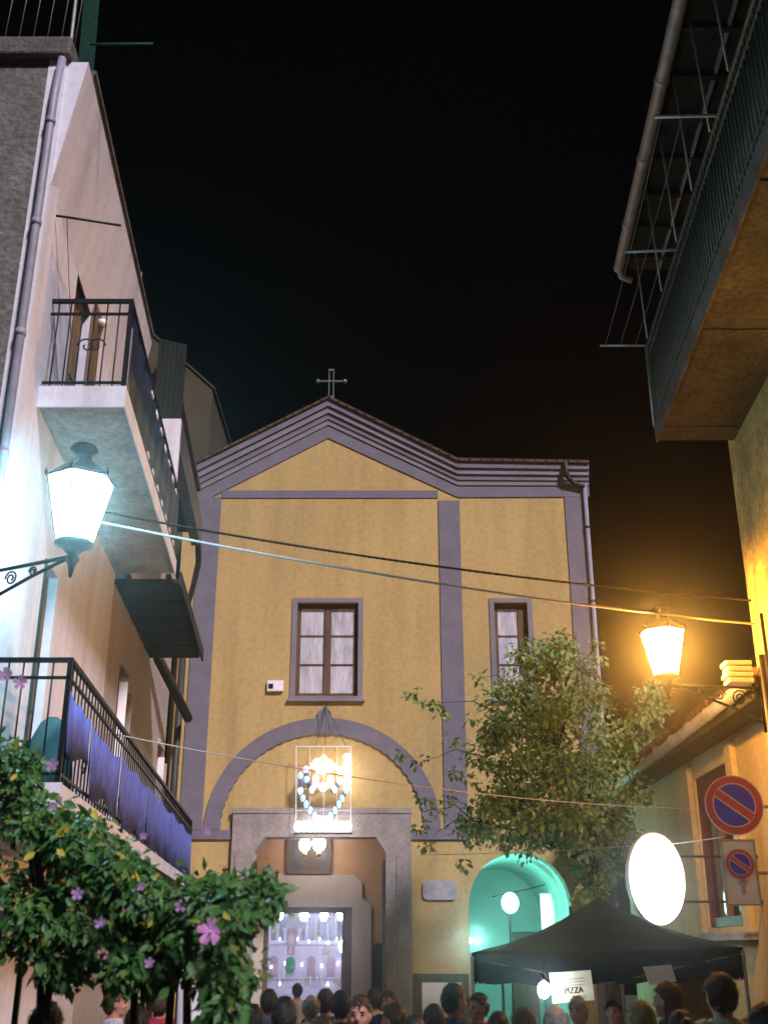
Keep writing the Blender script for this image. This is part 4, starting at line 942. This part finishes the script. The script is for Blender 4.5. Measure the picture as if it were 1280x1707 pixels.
shrub('broad hibiscus shrub with yellow leaves at the left edge under the balcony', (-1.62, 6.1, 0), [(30, 1420, 90, 6.1), (110, 1430, 100, 6.1), (50, 1350, 50, 6.2), (20, 1275, 40, 6.2), (135, 1400, 45, 6.1), (60, 1540, 70, 6.1), (160, 1510, 80, 6.0), (200, 1480, 55, 6.1), (110, 1590, 45, 6.1)],
      120, 34, 95, [(10, 1125, .035, m_petal2), (35, 1138, .035, m_petal2), (88, 1275, .03, m_petal2), (130, 1490, .028, m_petal2), (90, 1345, .02, m_petal2)], [(85, 1370, .10), (118, 1380, .09), (60, 1420, .07), (18, 1505, .06), (95, 1415, .06), (30, 1290, .05), (155, 1350, .06)], [(85, 1600), (70, 1560)])
shrub('middle hibiscus shrub with lilac blooms before the lower balcony', (-1.05, 5.9, 0), [(240, 1495, 60, 5.9), (300, 1510, 62, 5.9), (220, 1540, 75, 5.8), (290, 1570, 60, 5.8), (190, 1450, 40, 5.9), (335, 1530, 50, 5.9), (200, 1590, 40, 5.9), (250, 1610, 45, 5.9)],
      95, 34, 85, [(213, 1512, .022, m_petal2), (302, 1510, .028, m_petal2), (172, 1590, .024, m_ppink), (235, 1478, .018, m_petal2), (168, 1538, .026, m_petal2), (250, 1605, .022, m_petal2), (240, 1393, .018, m_petal2)], [(226, 1450, .10), (196, 1420, .09), (262, 1455, .07), (255, 1530, .06)], [(225, 1600), (290, 1600)])
shrub('dark hibiscus shrub with large magenta flower left of the church door', (-.85, 5.6, 0), [(366, 1530, 46, 5.6), (388, 1500, 28, 5.6), (382, 1540, 28, 5.6), (370, 1570, 45, 5.6), (385, 1620, 32, 5.6), (432, 1480, 14, 5.6), (348, 1505, 32, 5.7), (355, 1600, 30, 5.6), (440, 1492, 12, 5.6), (378, 1655, 24, 5.6), (372, 1695, 20, 5.6)],
      80, 34, 60, [(352, 1553, .055, m_petal), (347, 1386, .018, m_petal2)], [(372, 1520, .05)], [(385, 1640), (312, 1600)])
fs = thing('flower_shelf', P(20, 1545, 6.6), 'narrow shelf of small pots at the left edge behind the leaves', 'shelf')
a = P(-20, 1545, 6.6); b = P(50, 1545, 6.6); box('board', m_slab, fs, a.x, b.x, 6.5, 6.75, a.z - .02, a.z)
for k in range(3): lathe('pot', (m_swhite, m_tile, m_conc)[k], fs, [(.03, 0), (.042, .08), (.046, .085), (.03, .09)], (a.x + .08 + k * .075, 6.6, a.z), 10)
tube('leg', m_dwood, fs, [(a.x + .06, 6.62, 0), (a.x + .06, 6.62, a.z - .02)], .02, 6); tube('leg', m_dwood, fs, [(b.x - .03, 6.62, 0), (b.x - .03, 6.62, a.z - .02)], .02, 6)
# things behind the shrubs on the house wall: pale banner and door
bn = thing('hanging_sheet', P(335, 1650, 9.5), 'pale lavender sheet with dark round mark hanging behind the shrubs', 'sheet')
a = P(300, 1598, 9.6); b = P(375, 1690, 9.6); g = G()
for i in range(9):
    for j in range(7): g.v.append((a.x + (b.x - a.x) * i / 8, 9.6 + .02 * math.sin(i * 1.4 + j * .5), a.z - (a.z - .3) * j / 6))
for i in range(8):
    for j in range(6): q0 = i * 7 + j; g.f.append((q0, q0 + 7, q0 + 8, q0 + 1))
o = g.obj('cloth', m_swhite, bn, True); o.modifiers.new('thick', 'SOLIDIFY').thickness = .004
c = P(346, 1628, 9.55); plate('round_mark', [(c.x + .07 * math.cos(R(k)), c.z + .085 * math.sin(R(k))) for k in range(0, 360, 20)], [], 9.555, 9.56, m_dblue, bn)
tube('pole', m_iron, bn, [(a.x, 9.62, 0), (a.x, 9.62, a.z + .02)], .016, 6); tube('rail', m_iron, bn, [(a.x, 9.62, a.z + .015), (b.x, 9.62, a.z + .015)], .012, 6)

# ------------------------------------------------------------------ people
def ellg(c, rx, ry, rz, nu=20, nv=14):
    v = []; f = []
    for j in range(nv + 1):
        t_ = math.pi * j / nv
        for i in range(nu):
            a = 2 * math.pi * i / nu; v.append((c[0] + rx * math.sin(t_) * math.cos(a), c[1] + ry * math.sin(t_) * math.sin(a), c[2] + rz * math.cos(t_)))
    for j in range(nv):
        for i in range(nu):
            i2 = (i + 1) % nu; f.append((j * nu + i, j * nu + i2, (j + 1) * nu + i2, (j + 1) * nu + i))
    return v, f
def loftg(rings, n=20):
    v = []; f = []
    for (x, y, z, rx, ry) in rings:
        for k in range(n): a = 2 * math.pi * k / n; v.append((x + rx * math.cos(a), y + ry * math.sin(a), z))
    for i in range(len(rings) - 1):
        for k in range(n): k2 = (k + 1) % n; f.append((i * n + k, i * n + k2, (i + 1) * n + k2, (i + 1) * n + k))
    f.append(tuple(range(n))[::-1]); f.append(tuple((len(rings) - 1) * n + k for k in range(n)))
    return v, f
def body_mesh(pose):
    g = G(); forearms = []
    g.add(*loftg([(0, 0, .86, .13, .10), (0, 0, .93, .155, .115), (0, 0, 1.03, .145, .105), (0, 0, 1.14, .14, .10), (0, 0, 1.27, .165, .112), (0, -.005, 1.36, .175, .105), (0, -.01, 1.42, .14, .085), (0, -.008, 1.46, .075, .065)]))
    g.add(*loftg([(0, -.012, 1.40, .058, .058), (0, -.004, 1.48, .054, .056), (0, .006, 1.54, .052, .058)]))
    g.add(*ellg((0, .0, 1.595), .074, .094, .108)); g.add(*ellg((0, .028, 1.535), .055, .066, .058)); g.add(*ellg((0, .07, 1.50), .03, .022, .018))
    g.tube([(0, .088, 1.60), (0, .108, 1.568), (0, .092, 1.555)], [.008, .017, .014], 8)
    for s in (-1, 1): g.add(*ellg((s * .076, -.006, 1.578), .012, .022, .032, 10, 8)); g.add(*ellg((s * .03, .085, 1.612), .024, .012, .009, 10, 6)); g.add(*ellg((s * .036, .068, 1.56), .022, .022, .022, 10, 6))
    for s in (-1, 1):
        up = pose != 'down' and (s == 1 or pose == 'both')
        sh = Vector((s * .165, -.012, 1.395))
        if up: el, wr = Vector((s * .26, .14, 1.22)), Vector((s * .12, .27, 1.42)); hd = Vector((-s * .25, .10, 1)).normalized()
        else: el, wr = Vector((s * .235, -.03, 1.11)), Vector((s * .24, .045, .87)); hd = Vector((0, .12, -1)).normalized()
        g.tube([sh + Vector((-s * .05, 0, .01)), sh, sh.lerp(el, .5), el, el.lerp(wr, .35), wr], [.06, .064, .052, .041, .043, .027], 12)
        forearms.append((el, wr + hd * .22))
        side = Vector((0, 1, 0)).cross(hd).normalized() if up else Vector((0, 1, 0))
        palm = wr + hd * .045
        nrm = hd.cross(side)
        pv = []
        for u, w_, th in ((0, .026, .019), (.04, .038, .016), (.085, .040, .013)):
            c = wr + hd * u
            for k in range(10): a = 2 * math.pi * k / 10; pv.append(tuple(c + side * w_ * math.cos(a) + nrm * th * math.sin(a)))
        g.add(pv, [(i * 10 + k, i * 10 + (k + 1) % 10, i * 10 + 10 + (k + 1) % 10, i * 10 + 10 + k) for i in (0, 1) for k in range(10)] + [tuple(range(10)), tuple(range(20, 30))])
        for k, L in enumerate((.062, .074, .080, .070)):
            b0 = wr + hd * .075 + side * (-.032 + .0215 * k); cu = nrm * (.010 if not up else .014) * s
            g.tube([b0, b0 + hd * L * .4 + cu * .3, b0 + hd * L * .75 + cu * 1.2, b0 + hd * L + cu * 2.4], [.0095, .009, .0085, .007], 7)
        b0 = wr + hd * .03 + side * .026
        g.tube([b0, b0 + side * .028 + hd * .025, b0 + side * .036 + hd * .058 + nrm * .01], [.012, .0105, .0085], 7)
        hp = Vector((s * .085, 0, .90)); kn = Vector((s * .095, .015, .49)); an = Vector((s * .10, -.02, .08))
        g.tube([hp, hp.lerp(kn, .4), kn, kn.lerp(an, .3), an.lerp(kn, .15), an], [.093, .082, .057, .058, .04, .036], 12)
        g.add(*loftg([(s * .105, .05, .004, .038, .12), (s * .105, .05, .03, .042, .125), (s * .105, .03, .065, .038, .09), (s * .102, -.015, .10, .034, .045)], 14))
    me = bpy.data.meshes.new('person_body'); me.from_pydata(g.v, [], g.f); o = bpy.data.objects.new('tmp', me); COL.objects.link(o)
    fixn(o)
    md = o.modifiers.new('r', 'REMESH'); md.mode = 'VOXEL'; md.voxel_size = .0105
    sm = o.modifiers.new('s', 'SMOOTH'); sm.iterations = 3; sm.factor = .5
    dg = bpy.context.evaluated_depsgraph_get(); dg.update()
    out = bpy.data.meshes.new_from_object(o.evaluated_get(dg)); bpy.data.objects.remove(o)
    out.polygons.foreach_set('use_smooth', [True] * len(out.polygons))
    return out, forearms
def segd(p, a, b):
    t_ = max(0, min(1, (p - a).dot(b - a) / (b - a).length_squared)); return (p - a - (b - a) * t_).length
def region(me, test, off, name):
    idx = {}; v = []; f = []
    for p in me.polygons:
        if test(p.center):
            q = []
            for i in p.vertices:
                if i not in idx:
                    idx[i] = len(v); vt = me.vertices[i]; fold = .006 * noise.noise(vt.co * 9)
                    v.append(tuple(vt.co + vt.normal * (off + fold)))
                q.append(idx[i])
            f.append(q)
    r = bpy.data.meshes.new(name); r.from_pydata(v, [], f); r.polygons.foreach_set('use_smooth', [True] * len(f)); r.update(); return r
FIG = {}
for pose in ('down', 'raised'):
    me, fa = body_mesh(pose)
    far_ = lambda c: min(segd(c, a, b) for a, b in fa) > .062
    shirt = region(me, lambda c: .90 < c.z < 1.462 + (.0 if abs(c.x) < .05 else .0) and far_(c), .014, 'shirt')
    trous = region(me, lambda c: .085 < c.z < .93 and far_(c), .012, 'trousers')
    shoes = region(me, lambda c: c.z <= .088, .006, 'shoes')
    FIG[pose] = (me, shirt, trous, shoes)
def hair_mesh(kind):
    v = []; f = []; nu, nv = 56, 36; keep = {}
    def ok(x, y, z):
        if kind == 'thin': return y < .02 and 1.53 < z < 1.655
        jz = .012 * noise.noise(Vector((x * 60, y * 60, 3)))
        if y > .03 and z < 1.65 - .05 * max(0, .07 - y) / .07 + jz: return False
        if y > -.012 + jz and z < 1.605 + jz: return False
        return z > 1.505 + jz + (.02 if abs(x) > .05 else 0)
    for j in range(nv + 1):
        t_ = math.pi * j / nv
        for i in range(nu):
            a = 2 * math.pi * i / nu; d = Vector((math.sin(t_) * math.cos(a), math.sin(t_) * math.sin(a), math.cos(t_)))
            k = {'thin': 1.03, 'short': 1.08, 'long': 1.12, 'bun': 1.08}[kind] + .07 * noise.noise(d * 4) + .03 * noise.noise(d * 14)
            v.append((d.x * .078 * k, d.y * .097 * k - .004, 1.592 + d.z * .106 * k))
    for j in range(nv):
        for i in range(nu):
            q = (j * nu + i, j * nu + (i + 1) % nu, (j + 1) * nu + (i + 1) % nu, (j + 1) * nu + i)
            c = [sum(v[k][e] for k in q) / 4 for e in range(3)]
            if ok(*c): f.append(q)
    rl = random.Random(kind)
    for _ in range({'thin': 110, 'short': 420, 'long': 420, 'bun': 380}[kind]):
        q = rl.choice(f[:]) if f else None
        if len(q) != 4: continue
        c = Vector([sum(v[k][e] for k in q) / 4 for e in range(3)]); nr = (c - Vector((0, 0, 1.59))).normalized()
        dn = Vector((rl.gauss(0, .35), rl.gauss(-.25, .3), -1)); dn = (dn - nr * dn.dot(nr)).normalized(); sd_ = nr.cross(dn)
        L_ = rl.uniform(.02, .045); w_ = rl.uniform(.003, .007); lift = rl.uniform(.001, .008); b_ = len(v)
        v += [tuple(c - sd_ * w_), tuple(c + sd_ * w_), tuple(c + dn * L_ * .6 + nr * lift + sd_ * w_ * .7), tuple(c + dn * L_ * .6 + nr * lift - sd_ * w_ * .7), tuple(c + dn * L_ + nr * lift * .6)]
        f += [(b_, b_ + 1, b_ + 2, b_ + 3), (b_ + 3, b_ + 2, b_ + 4)]
    if kind == 'long':
        n0 = len(v); nn = 22
        for r_, z in enumerate((1.60, 1.54, 1.48, 1.42, 1.36, 1.31)):
            for k in range(nn):
                a = math.pi + math.pi * (k / (nn - 1)); w = .092 + .008 * r_ + .006 * noise.noise(Vector((k * .6, r_, 1)))
                v.append((w * math.cos(a), .11 * math.sin(a) * (1 + .06 * r_) - .0 , z + .01 * noise.noise(Vector((k, r_, 0)))))
        for r_ in range(5):
            for k in range(nn - 1): q0 = n0 + r_ * nn + k; f.append((q0, q0 + 1, q0 + nn + 1, q0 + nn))
    me = bpy.data.meshes.new('hair'); me.from_pydata(v, [], f)
    bm = bmesh.new(); bm.from_mesh(me); bmesh.ops.delete(bm, geom=[q for q in bm.verts if not q.link_faces], context='VERTS')
    if kind == 'bun':
        bmesh.ops.create_icosphere(bm, subdivisions=3, radius=.045, matrix=Matrix.Translation((0, -.115, 1.63)))
    bm.to_mesh(me); bm.free()
    me.polygons.foreach_set('use_smooth', [True] * len(me.polygons)); return me
HAIR = {k: hair_mesh(k) for k in ('thin', 'short', 'long', 'bun')}
def facem(name, parts, m):
    g = G()
    for p in parts: g.add(*ellg(*p, 10, 6))
    me = bpy.data.meshes.new(name); me.from_pydata(g.v, [], g.f); me.materials.append(m); me.polygons.foreach_set('use_smooth', [True] * len(me.polygons)); return me
m_eye = mat('eye_dark', (.02, .015, .012), .2, .1, 5); m_lip = mat('lips', (.25, .07, .06), .5, .1, 5); m_brow = mat('brow_hair', (.03, .02, .015), .8, .2, 20)
EYES = facem('eyes', [((s * .031, .089, 1.596), .013, .006, .006) for s in (-1, 1)], m_eye)
BROW = facem('eyebrows', [((s * .032, .094, 1.617), .019, .006, .004) for s in (-1, 1)], m_brow)
MOUTH = facem('mouth', [((0, .092, 1.528), .022, .008, .005)], m_lip)
SK = [mat('skin_fair', (.46, .27, .20), .55, .1, 9), mat('skin_ruddy', (.42, .19, .14), .55, .12, 9), mat('skin_tan', (.33, .19, .13), .55, .1, 9)]
HC = {'black': mat('hair_black', (.012, .010, .010), .5, .3, 25, .4, 90), 'brown': mat('hair_brown', (.05, .028, .016), .5, .3, 25, .4, 90), 'blond': mat('hair_blond', (.34, .24, .11), .5, .3, 25, .4, 90), 'grey': mat('hair_grey', (.22, .20, .20), .5, .3, 25, .4, 90)}
CM = {}
def cloth(c):
    if c not in CM: CM[c] = mat('clothing_%d' % len(CM), c, .9, .2, 6, .3, 40)
    return CM[c]
m_trs = mat('dark_trousers', (.03, .032, .045), .9, .2, 6); m_shoe = mat('dark_shoes', (.02, .018, .016), .5, .2, 6)
def person(px, py, Y, rot, hair, hc, top, skin, label, pose='down'):
    p = P(px, py, Y); sc_ = max(.88, min(1.10, p.z / 1.705))
    body, shirt, trous, shoes = FIG[pose]
    t = bpy.data.objects.new('person', body); COL.objects.link(t)
    if not body.materials: body.materials.append(SK[0])
    t.material_slots[0].link = 'OBJECT'; t.material_slots[0].material = SK[skin]
    a = R(rot); hx_, hy_ = 0, 0
    t.location = (p.x, Y, 0); t.rotation_euler = (0, 0, a); t.scale = (sc_, sc_, sc_)
    tag(t, label, 'person', 'people in the crowd')
    def ch_(nm, me, m):
        o = bpy.data.objects.new(nm, me); COL.objects.link(o); o.parent = t
        if m is not None:
            if not me.materials: me.materials.append(m)
            o.material_slots[0].link = 'OBJECT'; o.material_slots[0].material = m
        return o
    ch_('shirt', shirt, cloth(top)); ch_('trousers', trous, m_trs); ch_('shoes', shoes, m_shoe)
    if hair:
        ho = ch_('hair', HAIR[hair], HC[hc]); k_ = random.uniform(.97, 1.10); ho.scale = (k_, random.uniform(.99, 1.08), 1.0 + .012 * random.random())
    ch_('eyes', EYES, None); ch_('eyebrows', BROW, None); ch_('mouth', MOUTH, None)
    return t
BK, NV, WH, GY, RD, BG, LV, BL, GN = (.02, .02, .022), (.02, .025, .06), (.6, .57, .6), (.3, .3, .29), (.34, .02, .05), (.42, .30, .17), (.34, .31, .38), (.10, .13, .24), (.06, .11, .06)
CROWD = [
 (80, 1670, 6.0, 5, 'short', 'black', BK, 0, 'big black haired head at the lower left under the shrub', 'down'),
 (194, 1642, 10.0, -70, 'short', 'brown', LV, 1, 'ruddy faced person in pale lavender top looking right under the shrubs', 'down'),
 (267, 1648, 11.0, 10, 'short', 'brown', RD, 1, 'person in crimson red top beneath the shrubs', 'down'),
 (231, 1672, 8.0, 0, 'short', 'black', NV, 0, 'dark haired person just left of the crimson top', 'down'),
 (352, 1672, 8.2, 15, 'short', 'black', BK, 0, 'dark haired person in front of the pale hanging sheet', 'down'),
 (381, 1650, 11.0, 170, 'long', 'black', BK, 1, 'long dark haired woman facing the viewer left of the church door', 'down'),
 (395, 1688, 6.6, -150, 'long', 'black', BK, 0, 'woman with black hair lowest in front of the dark shrub', 'down'),
 (423, 1668, 9.0, 5, 'short', 'black', (.03, .06, .05), 0, 'person in dark green top at the left edge of the church door', 'down'),
 (449, 1645, 11.0, 0, 'short', 'brown', BL, 1, 'brown haired person in blue top before the left part of the altar', 'down'),
 (474, 1660, 7.6, 8, 'short', 'black', BG, 0, 'large dark haired head in tan top before the church door', 'down'),
 (496, 1634, 17.5, 0, 'short', 'black', WH, 0, 'small distant man in white shirt in the church doorway', 'down'),
 (519, 1651, 10.2, 0, 'thin', 'grey', GY, 2, 'balding grey haired person before the middle of the altar', 'down'),
 (543, 1643, 10.8, -15, 'short', 'brown', NV, 1, 'brown haired person right of the balding man', 'down'),
 (568, 1646, 9.6, 0, 'short', 'black', BK, 0, 'person in black raising a camera before the church door', 'raised'),
 (537, 1690, 6.2, 0, 'short', 'brown', BG, 0, 'person in tan top cut off by the lower edge below the door', 'down'),
 (599, 1656, 8.0, 175, 'short', 'brown', BK, 1, 'ruddy man facing the viewer right of the church door', 'down'),
 (624, 1641, 12.5, 20, 'short', 'brown', GY, 1, 'person before the right portal jamb, left of a pair', 'down'),
 (648, 1645, 12.0, 150, 'short', 'brown', NV, 1, 'reddish faced person turned to the viewer at the right portal jamb', 'down'),
 (656, 1668, 8.8, 60, 'short', 'brown', WH, 1, 'woman in white top looking left below the portal jamb', 'down'),
 (756, 1634, 8.6, -60, 'short', 'black', NV, 0, 'tall dark haired man in navy before the notice board', 'down'),
 (722, 1668, 8.0, 10, 'short', 'black', (.34, .12, .10), 0, 'dark haired person in salmon top left of the man in navy', 'down'),
 (690, 1688, 6.8, 0, 'bun', 'black', BK, 0, 'black haired person with bun low below the plaque', 'down'),
 (797, 1652, 10.0, 120, 'short', 'black', RD, 1, 'red faced person at the left gazebo leg', 'down'),
 (830, 1680, 8.0, -20, 'short', 'black', BK, 0, 'dark figure under the left gazebo corner', 'down'),
 (871, 1674, 7.4, 0, 'short', 'brown', (.3, .3, .22), 0, 'brown haired person left of the glaring bulb', 'down'),
 (925, 1668, 6.6, 0, 'thin', 'grey', GY, 2, 'bald headed person below the printed sheet', 'down'),
 (962, 1655, 9.2, 150, 'short', 'grey', BK, 1, 'ruddy faced person behind the bald head under the gazebo', 'down'),
 (1020, 1662, 11.0, 160, 'short', 'brown', BL, 0, 'pale faced person in blue under the middle of the gazebo', 'down'),
 (1066, 1664, 6.8, 5, 'long', 'blond', BL, 0, 'blond haired person with back to the viewer before the gazebo', 'down'),
 (1110, 1634, 8.2, 60, 'long', 'brown', NV, 1, 'brown haired woman looking left under the tilted white sheet', 'down'),
 (1134, 1682, 6.6, 0, 'bun', 'black', WH, 0, 'person in white top with black hair bun before the beige board', 'down'),
 (1197, 1618, 6.9, 12, 'short', 'black', (.42, .42, .36), 0, 'tall dark haired man in light grey shirt at the right', 'down'),
 (1273, 1668, 5.8, 0, 'short', 'black', BK, 0, 'black haired head cut off at the lower right corner', 'down'),
]
for c in CROWD:
    k_ = 1.12 if c[0] > 680 else 1.06
    person(c[0], c[1] + 7, c[2] * k_, *c[3:])
cm = P(571, 1630, 9.9)
ph = thing('compact_camera', cm, 'small dark camera held up above the crowd before the altar', 'camera')
cm2 = Vector((P(568, 1646, 9.6).x + .10, 9.6 + .30, 1.60))
ph.location = cm2
box('body', m_iron, ph, cm2.x - .055, cm2.x + .055, cm2.y - .012, cm2.y + .012, cm2.z - .032, cm2.z + .032, bevel=.006)
lathe('lens', m_irong, ph, [(.022, -.0), (.02, .02)], (cm2.x, cm2.y + .01, cm2.z), 12)

# ------------------------------------------------------------------ haze added to give the lamps a glow
hz = box('haze', None, None, -63, 63, -43, 65, -1, 21.5)
hz['kind'] = 'stuff'; hz['label'] = 'thin haze added to give the lamps a glow'
hm = bpy.data.materials.new('lamp_glow_haze'); hm.use_nodes = True; nt = hm.node_tree; nt.nodes.clear()
vo = nt.nodes.new('ShaderNodeVolumePrincipled'); vo.inputs['Density'].default_value = .0036; vo.inputs['Anisotropy'].default_value = .95; vo.inputs['Color'].default_value = (.9, .9, .9, 1)
mo_ = nt.nodes.new('ShaderNodeOutputMaterial'); nt.links.new(vo.outputs[0], mo_.inputs['Volume'])
hz.data.materials.append(hm)
